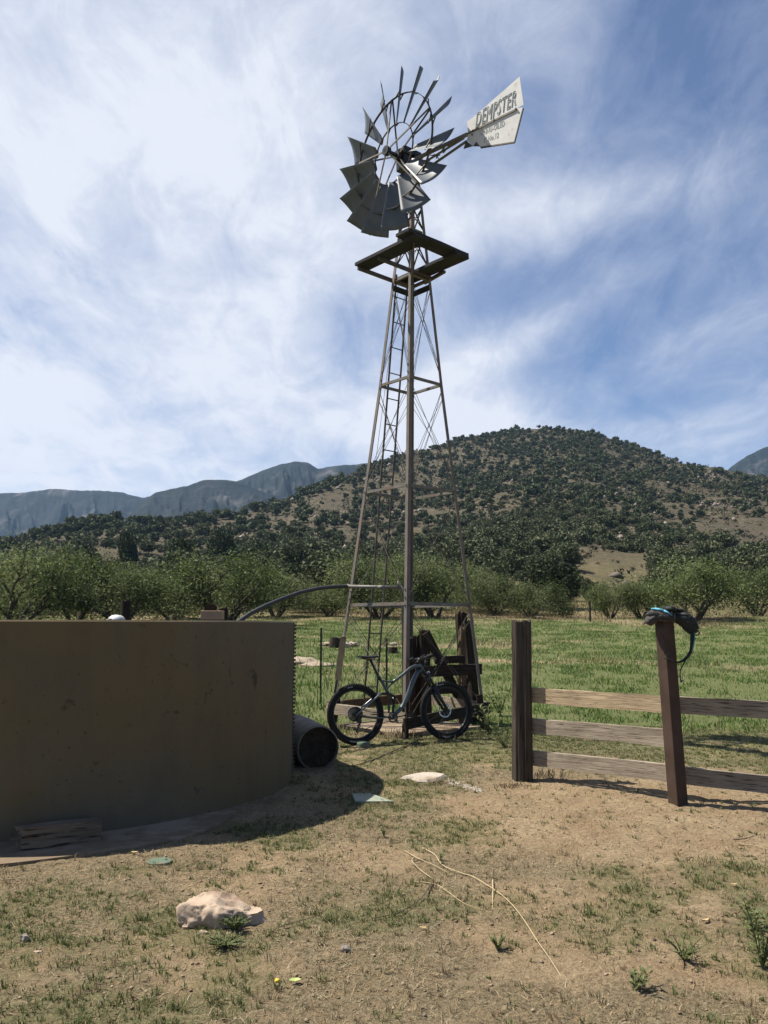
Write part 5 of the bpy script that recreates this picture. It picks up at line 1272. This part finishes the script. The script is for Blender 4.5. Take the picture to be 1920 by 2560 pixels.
# stump, logs and rocks on the meadow
p = P(982, 1565, 24.0); p.z = gz(p.x, p.y); mb = MB(); mb.tube([p-Vector((0, 0, .1)), p+Vector((0, 0, .17))], [0.15, 0.13], 14); tag(mb.build('tree_stump', M['blackwood'], origin=p), 'dark low tree stump in the meadow seen through the tower', 'stump')
mb = MB(); mb.blob(p+Vector((0.02, 0.35, 0.25)), (0.12, 0.08, 0.05), 4, 0.2, 2, 14, 10); tag(mb.build('white_stone', M['whiterock'], origin=p), 'whitish stone resting right behind the meadow stump', 'stone')
def farstone(px, Y, r3, sd, m_, lb):
    p = P(px, 1545, Y); p.z = gz(p.x, p.y); mb = MB(); mb.blob(p+Vector((0, 0, r3[2]*0.6)), r3, sd, 0.22, 1.7, 16, 10); tag(mb.build('field_stone', M[m_], origin=p), lb, 'stone')
farstone(866, 26, (0.12, 0.10, 0.11), 2, 'whiterock', 'round white field stone beside the left tower leg')
farstone(884, 26.5, (0.22, 0.16, 0.09), 3, 'whiterock', 'low whitish rock just right of the round white stone')
farstone(815, 27, (0.22, 0.15, 0.07), 4, 'sand', 'flat tan rock left of the left tower leg')
p = P(838, 1545, 26.3); p.z = gz(p.x, p.y); mb = MB(); mb.tube([p, p+Vector((0.03, 0, 0.32))], [0.2, 0.17], 12); tag(mb.build('tree_stump', M['blackwood'], origin=p), 'squat black stump beside the white stones left of the tower leg', 'stump')
# sand mound
p = P(735, 1560, 21.5); gx = gz(p.x, p.y); mb = MB(); mb.blob((p.x, p.y, gx-0.02), (0.8, 0.6, 0.20), 3, 0.10, 1.6, 40, 20); mb.blob((p.x-1.1, p.y+0.4, gx-0.02), (0.8, 0.6, 0.12), 4, 0.12, 1.6, 30, 16); mb.blob((p.x+0.7, p.y-0.5, gx-0.04), (0.55, 0.4, 0.10), 6, 0.12, 1.6, 30, 16)
tag(mb.build('sand_mound', M['sand'], origin=(p.x, p.y, gx), smooth=True), 'pale heap of bare sand beyond the right end of the tank', 'mound')
# far field posts
for (px, py0, py1, Y, lb) in ((1474, 1503, 1532, 40, 'thin dark stake in the tan grass right of the big dark oak'),):
    t = P(px, py0, Y); g0 = gz(t.x, t.y); mb = MB(); mb.tube([(t.x, t.y, g0-.1), (t.x, t.y, max(t.z, g0+0.5))], 0.05, 8); tag(mb.build('fence_stake', M['blackwood'], origin=(t.x, t.y, g0)), lb, 'fence stake')
# straw stalks
def stalk(pts, r_, mat, lb, lift=0.012):
    r_ *= 0.72; mb = MB(); q = []
    P_ = [GT(*p_) for p_ in pts]; jr = random.Random(int(pts[0][0]*7))
    P_ = P_[:1]+[p_+Vector((jr.gauss(0, .006), jr.gauss(0, .012), 0)) for p_ in P_[1:]]
    for i, p_ in enumerate(P_): q.append(p_+Vector((0, 0, r_+(lift if 0 < i < len(P_)-1 else 0.002)+0.006*mn.noise(p_*9))))
    # smooth the polyline
    s = []
    for i in range(len(q)-1):
        p0, p1, p2, p3 = q[max(0, i-1)], q[i], q[i+1], q[min(len(q)-1, i+2)]
        for k in range(5):
            t = k/5; s.append(0.5*((2*p1)+(p2-p0)*t+(2*p0-5*p1+4*p2-p3)*t*t+(3*p1-p0-3*p2+p3)*t**3))
    s.append(q[-1]); mb.tube(s, [r_*(1-0.5*i/len(s)) for i in range(len(s))], 6)
    tag(mb.build('stalk', mat, origin=P_[0], smooth=True), lb, 'stalk')
c2 = lambda x, y: (960+x*0.5787, 2060+y*0.5787)
stalk([c2(*q) for q in ((90, 118), (160, 160), (230, 195), (295, 222))], 0.0042, M['straw'], 'straight straw stalk lying uppermost in the heap of dry stalks')
stalk([c2(*q) for q in ((165, 105), (215, 140), (260, 190), (335, 224), (390, 242), (480, 300), (540, 350), (600, 425), (655, 510), (710, 595), (775, 658))], 0.0040, M['straw'], 'longest bent straw stalk reaching down toward the bottom right')
stalk([c2(*q) for q in ((128, 150), (120, 172), (160, 210), (210, 240))], 0.0045, M['straw'], 'short hooked straw stalk at the left of the heap')
stalk([c2(*q) for q in ((212, 242), (200, 285), (150, 340), (60, 398), (0, 412), (-70, 425))], 0.0048, M['darkstalk'], 'curved brown stick bending down left from the straw heap')
stalk([c2(*q) for q in ((120, 252), (215, 272), (290, 315), (345, 350), (435, 374))], 0.0034, M['straw'], 'pale straw stalk arching below the heap')
stalk([c2(*q) for q in ((470, 245), (478, 290), (465, 378))], 0.0045, M['straw'], 'short upright straw piece crossing the longest stalk', 0.02)
stalk([c2(*q) for q in ((130, 168), (185, 155))], 0.006, M['darkstalk'], 'dark stub inside the straw heap')
stalk([c2(*q) for q in ((1510, 72), (1560, 74), (1590, 58))], 0.007, M['darkstalk'], 'dark curved stick on the bare ground at the right edge')
stalk([c2(*q) for q in ((1540, 92), (1610, 102), (1680, 122))], 0.004, M['straw'], 'pale straw by the dark curved stick at the right edge')
stalk([(665, 2345), (700, 2325), (760, 2308), (800, 2295)], 0.0035, M['darkstalk'], 'thin dark twig to the right of the boulder')
# yellow flower, pale leaf, fallen leaves
p = GT(693, 2466); mb = MB(); mb.blob(p+Vector((0, 0, 0.022)), (0.011, 0.011, 0.009), 3, 0.1, 2, 12, 8); tag(mb.build('flower', M['yellow'], origin=p), 'single yellow flower head near the bottom of the yard', 'flower')
def leaf(px, py, L_, wv, a, mat, lb, curl=0.3):
    p = GT(px, py); mb = MB(); vs, fs = [], []; n = 8; ca, sa = math.cos(a), math.sin(a)
    for i in range(n+1):
        t = i/n; w = wv*math.sin(math.pi*min(1, t*0.93+0.05))**0.8
        for s in (-1, 0, 1):
            x = (t-0.5)*L_; y_ = s*w/2; z = 0.012+curl*L_*abs(t-0.5)*0.6+(0.15*w if s else 0)
            vs.append((p.x+x*ca-y_*sa, p.y+x*sa+y_*ca, p.z+z))
    for i in range(n):
        for k in range(2): fs.append((i*3+k, i*3+k+1, i*3+k+4, i*3+k+3))
    mb.add(vs, fs); o = mb.build('leaf', mat, origin=p); sm = o.modifiers.new('t', 'SOLIDIFY'); sm.thickness = 0.001; tag(o, lb, 'leaf')
leaf(738, 2460, 0.05, 0.032, 0.2, M['paleleaf'], 'pale lime green leaf lying beside the yellow flower')
leaf(336, 2136, 0.045, 0.024, 0.1, M['dryleaf'], 'dry yellow leaf on the edge of the slab')
leaf(1058, 2326, 0.04, 0.012, -0.2, M['dryleaf'], 'narrow dry leaf below the straw heap')
leaf(1836, 2217, 0.04, 0.016, 0.1, M['dryleaf'], 'dry tan leaf toward the right edge of the yard')
leaf(1765, 2307, 0.045, 0.02, 0.5, M['dryleaf'], 'curled dry leaf left of the tall weed')
# weeds
def weed(px, py, hgt, sp, nst, nl, L_, wv, lb, seed, mat='weedleaf', name='weed', up=1.0):
    rn = random.Random(seed); p = GT(px, py); root = empty(name, p, lb, 'weed'); st, lv = MB(), MB()
    for s in range(nst):
        a = rn.uniform(0, 6.28); tip = p+Vector((math.cos(a)*sp*rn.uniform(.3, 1), math.sin(a)*sp*rn.uniform(.3, 1), hgt*rn.uniform(0.6, 1)))
        mid = p.lerp(tip, 0.5)+Vector((0, 0, hgt*0.12)); st.tube([p, mid, tip], [0.004, 0.003, 0.0015], 5)
        for k in range(nl):
            t = (k+1)/nl; c = p.lerp(mid, t*2) if t < .5 else mid.lerp(tip, t*2-1)
            b = rn.uniform(0, 6.28); d = Vector((math.cos(b), math.sin(b), rn.uniform(0.3, 1.4)*up)).normalized(); sd = d.cross(Vector((0, 0, 1))).normalized()
            l = L_*rn.uniform(.6, 1.1); w = wv*rn.uniform(.7, 1.1); dn = Vector((0, 0, -l*0.25))
            lv.add([c, c+d*l*.35-sd*w/2, c+d*l*.7-sd*w*.42+dn*.3, c+d*l+dn, c+d*l*.7+sd*w*.42+dn*.3, c+d*l*.35+sd*w/2, c+d*l*.45-Vector((0, 0, w*.15))], [(0, 1, 6), (1, 2, 6), (2, 3, 6), (3, 4, 6), (4, 5, 6), (5, 0, 6)])
    st.build('stem', M[mat] if mat != 'darkdry' else M['darkdry'], root); lv.build('foliage', M[mat], root)
weed(1588, 2475, 0.06, 0.09, 9, 5, 0.055, 0.014, 'dark spiky leaved weed at the bottom right of the yard', 1)
weed(1905, 2420, 0.30, 0.13, 7, 16, 0.065, 0.016, 'tallest leafy weed cut by the right edge of the photo', 2)
weed(1885, 2330, 0.14, 0.10, 4, 8, 0.07, 0.020, 'pale leaved weed just behind the tall one at the right edge', 3)
weed(588, 2325, 0.06, 0.085, 60, 16, 0.013, 0.005, 'feathery low weed growing at the right foot of the boulder', 4)
weed(565, 2365, 0.035, 0.11, 60, 10, 0.013, 0.005, 'flat feathery weed below the boulder', 5)
weed(1245, 2375, 0.0675, 0.06, 16, 11, 0.017, 0.004, 'small bushy weed left of the longest stalk', 6)
weed(1710, 2400, 0.09, 0.12, 22, 12, 0.017, 0.004, 'fine grey green weed left of the tall right hand weed', 8)
weed(1250, 1790, 0.55, 0.30, 14, 14, 0.10, 0.030, 'leafy green weed clump between the tower and the wooden post', 10)
weed(1222, 1835, 0.42, 0.30, 12, 12, 0.08, 0.022, 'green weed clump behind the front bicycle wheel', 11)
weed(1262, 1870, 0.25, 0.25, 12, 10, 0.06, 0.018, 'low weed clump left of the wooden post', 12)
weed(1545, 2180, 0.035, 0.05, 6, 4, 0.02, 0.006, 'tiny sprig on the bare ground under the fence', 13)
weed(1100, 2150, 0.05, 0.05, 6, 5, 0.03, 0.006, 'tiny sprig right of the straw heap', 14)
weed(960, 2092, 0.07, 0.03, 5, 5, 0.03, 0.006, 'thin sprig between the tank shadow and straw heap', 15)
# dead brush by the posts
def brush(px, py, n, hgt, sp, lb, seed, mat='darkdry'):
    rn = random.Random(seed); p = GT(px, py); mb = MB()
    for i in range(n):
        a = rn.uniform(0, 6.28); b = p+Vector((rn.gauss(0, sp), rn.gauss(0, sp*.6), 0)); t = b+Vector((math.cos(a)*hgt*.5*rn.random(), math.sin(a)*hgt*.5*rn.random(), hgt*rn.uniform(.4, 1)))
        mb.tube([b, b.lerp(t, .5)+Vector((rn.gauss(0, .01), 0, 0)), t], 0.0025, 4)
    tag(mb.build('dead_stems', M[mat], origin=p), lb, None, None, 'stuff')
brush(1375, 1945, 40, 0.09, 0.09, 'dead stubble at the right foot of the wooden fence post', 1)
brush(1280, 1968, 60, 0.04, 0.10, 'scrap of brown bark and debris at the left foot of the wooden post', 2)
brush(1000, 1845, 60, 0.13, 0.16, 'dry dark stems around the foot of the near tower leg', 3)
brush(1120, 1850, 60, 0.14, 0.22, 'dry stems under the front bicycle wheel', 4)
brush(1100, 1960, 30, 0.03, 0.05, 'dark twigs on the edge of the pale stone slab', 5)
brush(830, 1835, 50, 0.16, 0.12, 'dry stems at the foot of the left tower leg', 6, 'straw')
brush(960, 1850, 60, 0.12, 0.25, 'pale dry grass stems under the bicycle frame', 7, 'straw')
mb = MB(); a, b = GT(925, 1905), GT(1045, 1856); mb.tube([a+Vector((0, 0, .012)), a.lerp(b, .5)+Vector((0, 0, .02)), b+Vector((0, 0, .02))], 0.009, 6); mb.tube([GT(880, 1918)+Vector((0, 0, .01)), a+Vector((0, 0, .012))], 0.006, 6)
tag(mb.build('fallen_stick', M['darkdry'], origin=a), 'dark stick on the dirt pointing to the near tower leg', 'stick')

# ------------------------------------------------------------------ air, sun, sky, camera
hz = MB(); hz.box((0, 1130, 170), (3900, 2500, 345)); hzm = bpy.data.materials.new('haze_air'); hzm.use_nodes = True; nt = hzm.node_tree
nt.nodes.remove(nt.nodes['Principled BSDF']); pv = nt.nodes.new('ShaderNodeVolumePrincipled'); pv.inputs['Color'].default_value = (0.42, 0.66, 1.0, 1); pv.inputs['Density'].default_value = HAZE = 0.00010
pv.inputs['Anisotropy'].default_value = 0.2
nt.links.new(pv.outputs[0], nt.nodes['Material Output'].inputs['Volume'])
o = hz.build('haze', hzm); tag(o, None, None, None, 'stuff')

SUN = Vector((-0.93, 0.27, 1.55)).normalized(); el = math.asin(SUN.z); az = math.atan2(SUN.x, SUN.y)
ld = bpy.data.lights.new('sun', 'SUN'); ld.energy = 5.0; ld.angle = R(0.53); ld.color = (1.0, 0.94, 0.84)
lo_s = bpy.data.objects.new('sun', ld); C.objects.link(lo_s); lo_s.rotation_euler = SUN.to_track_quat('Z', 'Y').to_euler()

w = bpy.data.worlds.new('World'); bpy.context.scene.world = w; w.use_nodes = True; nt = w.node_tree
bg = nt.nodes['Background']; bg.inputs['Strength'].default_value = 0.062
m = NT.__new__(NT); m.t = nt; m.b = None
sky = m.n('ShaderNodeTexSky', sky_type='NISHITA'); sky.sun_disc = False; sky.sun_elevation = el; sky.sun_rotation = az; sky.altitude = 1400; sky.air_density = 1.0; sky.dust_density = 0.6; sky.ozone_density = 1.5
tc = m.n('ShaderNodeTexCoord'); dirv = tc.outputs['Generated']
sx = m.n('ShaderNodeSeparateXYZ'); m.l(dirv, sx.inputs[0])
# cloud layer: direction projected on a high plane
zc = m.math('ADD', m.math('MAXIMUM', sx.outputs[2], 0.0), 0.22)
cx_ = m.math('DIVIDE', sx.outputs[0], zc); cy_ = m.math('DIVIDE', sx.outputs[1], zc)
cv_ = m.n('ShaderNodeCombineXYZ'); m.l(cx_, cv_.inputs[0]); m.l(cy_, cv_.inputs[1])
mp = m.n('ShaderNodeMapping'); mp.inputs['Rotation'].default_value = (0, 0, R(62)); mp.inputs['Scale'].default_value = (1.8, 1.0, 1); mp.inputs['Location'].default_value = (3.1, 1.7, 0); m.l(cv_.outputs[0], mp.inputs['Vector'])
n1 = m.noise(mp.outputs[0], 1.1, 12, 0.60, 0.6); n2 = m.noise(cv_.outputs[0], 0.55, 5, 0.5, 0.3); n3 = m.noise(mp.outputs[0], 4.5, 8, 0.65, 0.8)
# where the veil is thick or thin, in tangent coordinates about north (world fixed)
yy_ = m.math('MAXIMUM', sx.outputs[1], 0.08)
tx = m.math('DIVIDE', sx.outputs[0], yy_); tz = m.math('DIVIDE', sx.outputs[2], yy_)
def gauss(px, py, sxp, syp, rot=0.0):
    d = ray(px, py); ux, uz = d.x/d.y, d.z/d.y; kk = 1/(F)
    a = m.math('SUBTRACT', tx, ux); b = m.math('SUBTRACT', tz, uz); c_, s_ = math.cos(rot), math.sin(rot)
    sc_ = 1.0+uz*0.35
    u = m.math('MULTIPLY', m.math('ADD', m.math('MULTIPLY', a, c_), m.math('MULTIPLY', b, s_)), 1/(sxp*kk*sc_))
    v = m.math('MULTIPLY', m.math('SUBTRACT', m.math('MULTIPLY', b, c_), m.math('MULTIPLY', a, s_)), 1/(syp*kk*sc_))
    r2 = m.math('ADD', m.math('MULTIPLY', u, u), m.math('MULTIPLY', v, v))
    return m.math('POWER', 2.718, m.math('MULTIPLY', r2, -1.0))
cov = m.mapr(tx, -0.12, 0.36, 0.80, 0.31)
BL = [(1420, 500, 520, 95, R(8), 0.30), (1650, 470, 330, 120, R(25), 0.22), (1330, 830, 420, 45, R(30), 0.30), (1750, 830, 330, 45, R(22), 0.22), (1180, 1070, 230, 75, 0, 0.40), (1480, 1040, 250, 80, 0, 0.15), (1800, 1060, 260, 70, R(15), 0.22),
      (200, 1050, 600, 170, 0, 0.22), (450, 350, 500, 330, 0, 0.16), (100, 950, 260, 90, 0, 0.2),
      (1250, 740, 220, 110, R(20), -0.30), (400, 1030, 170, 60, R(-20), -0.24), (850, 860, 180, 120, R(30), -0.16), (1750, 200, 330, 230, R(20), -0.26), (1660, 1010, 190, 40, R(10), -0.24), (870, 1150, 180, 50, 0, -0.16), (1500, 560, 80, 260, R(-60), -0.1), (500, 640, 200, 120, 0, -0.05), (1500, 900, 200, 50, R(20), -0.15)]
for (a, b, c_, d_, e_, k_) in BL: cov = m.math('ADD', cov, m.math('MULTIPLY', gauss(a, b, c_, d_, e_), k_))
tot = m.math('ADD', cov, m.math('MULTIPLY', m.math('SUBTRACT', n1, 0.5), 1.15)); tot = m.math('ADD', tot, m.math('MULTIPLY', m.math('SUBTRACT', n2, 0.5), 0.7)); n5 = m.noise(cv_.outputs[0], 3.2, 12, 0.66, 0.4)
tot = m.math('ADD', tot, m.math('MULTIPLY', m.math('SUBTRACT', n3, 0.5), 0.75)); tot = m.math('ADD', tot, m.math('MULTIPLY', m.math('SUBTRACT', n5, 0.5), 0.5))
alpha = m.mapr(tot, 0.05, 0.95, 0.04, 0.97)
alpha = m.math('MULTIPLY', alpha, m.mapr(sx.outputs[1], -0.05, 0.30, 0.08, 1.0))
alpha = m.math('SMOOTHSTEP' if False else 'MULTIPLY', alpha, m.mapr(sx.outputs[2], -0.02, 0.02))
bri = m.mapr(tot, 0.3, 1.0, 0.0, 1.0)
ccol = m.mix(bri, (5.2, 5.8, 7.3), (7.8, 8.1, 8.9))
ssk = m.mix(1.0, sky.outputs[0], (0.95, 1.0, 1.12), 'MULTIPLY')
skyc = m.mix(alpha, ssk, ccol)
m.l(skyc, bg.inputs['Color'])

sc_ = bpy.context.scene
sc_.view_settings.view_transform = 'Standard'; sc_.view_settings.look = 'None'; sc_.view_settings.exposure = 0.80; sc_.view_settings.gamma = 1
cam = bpy.data.cameras.new('camera'); cam.sensor_fit = 'VERTICAL'; cam.sensor_height = 36; cam.lens = F/2560*36; cam.clip_start = 0.05; cam.clip_end = 6000
co_ = bpy.data.objects.new('camera', cam); C.objects.link(co_); co_.location = (0, 0, H); co_.rotation_euler = (math.pi/2+PITCH, 0, 0); sc_.camera = co_
cy = sc_.cycles; cy.use_denoising = True; cy.max_bounces = 6; cy.diffuse_bounces = 3; cy.glossy_bounces = 2; cy.transmission_bounces = 3; cy.volume_bounces = 1; cy.transparent_max_bounces = 8
cy.volume_max_steps = 64
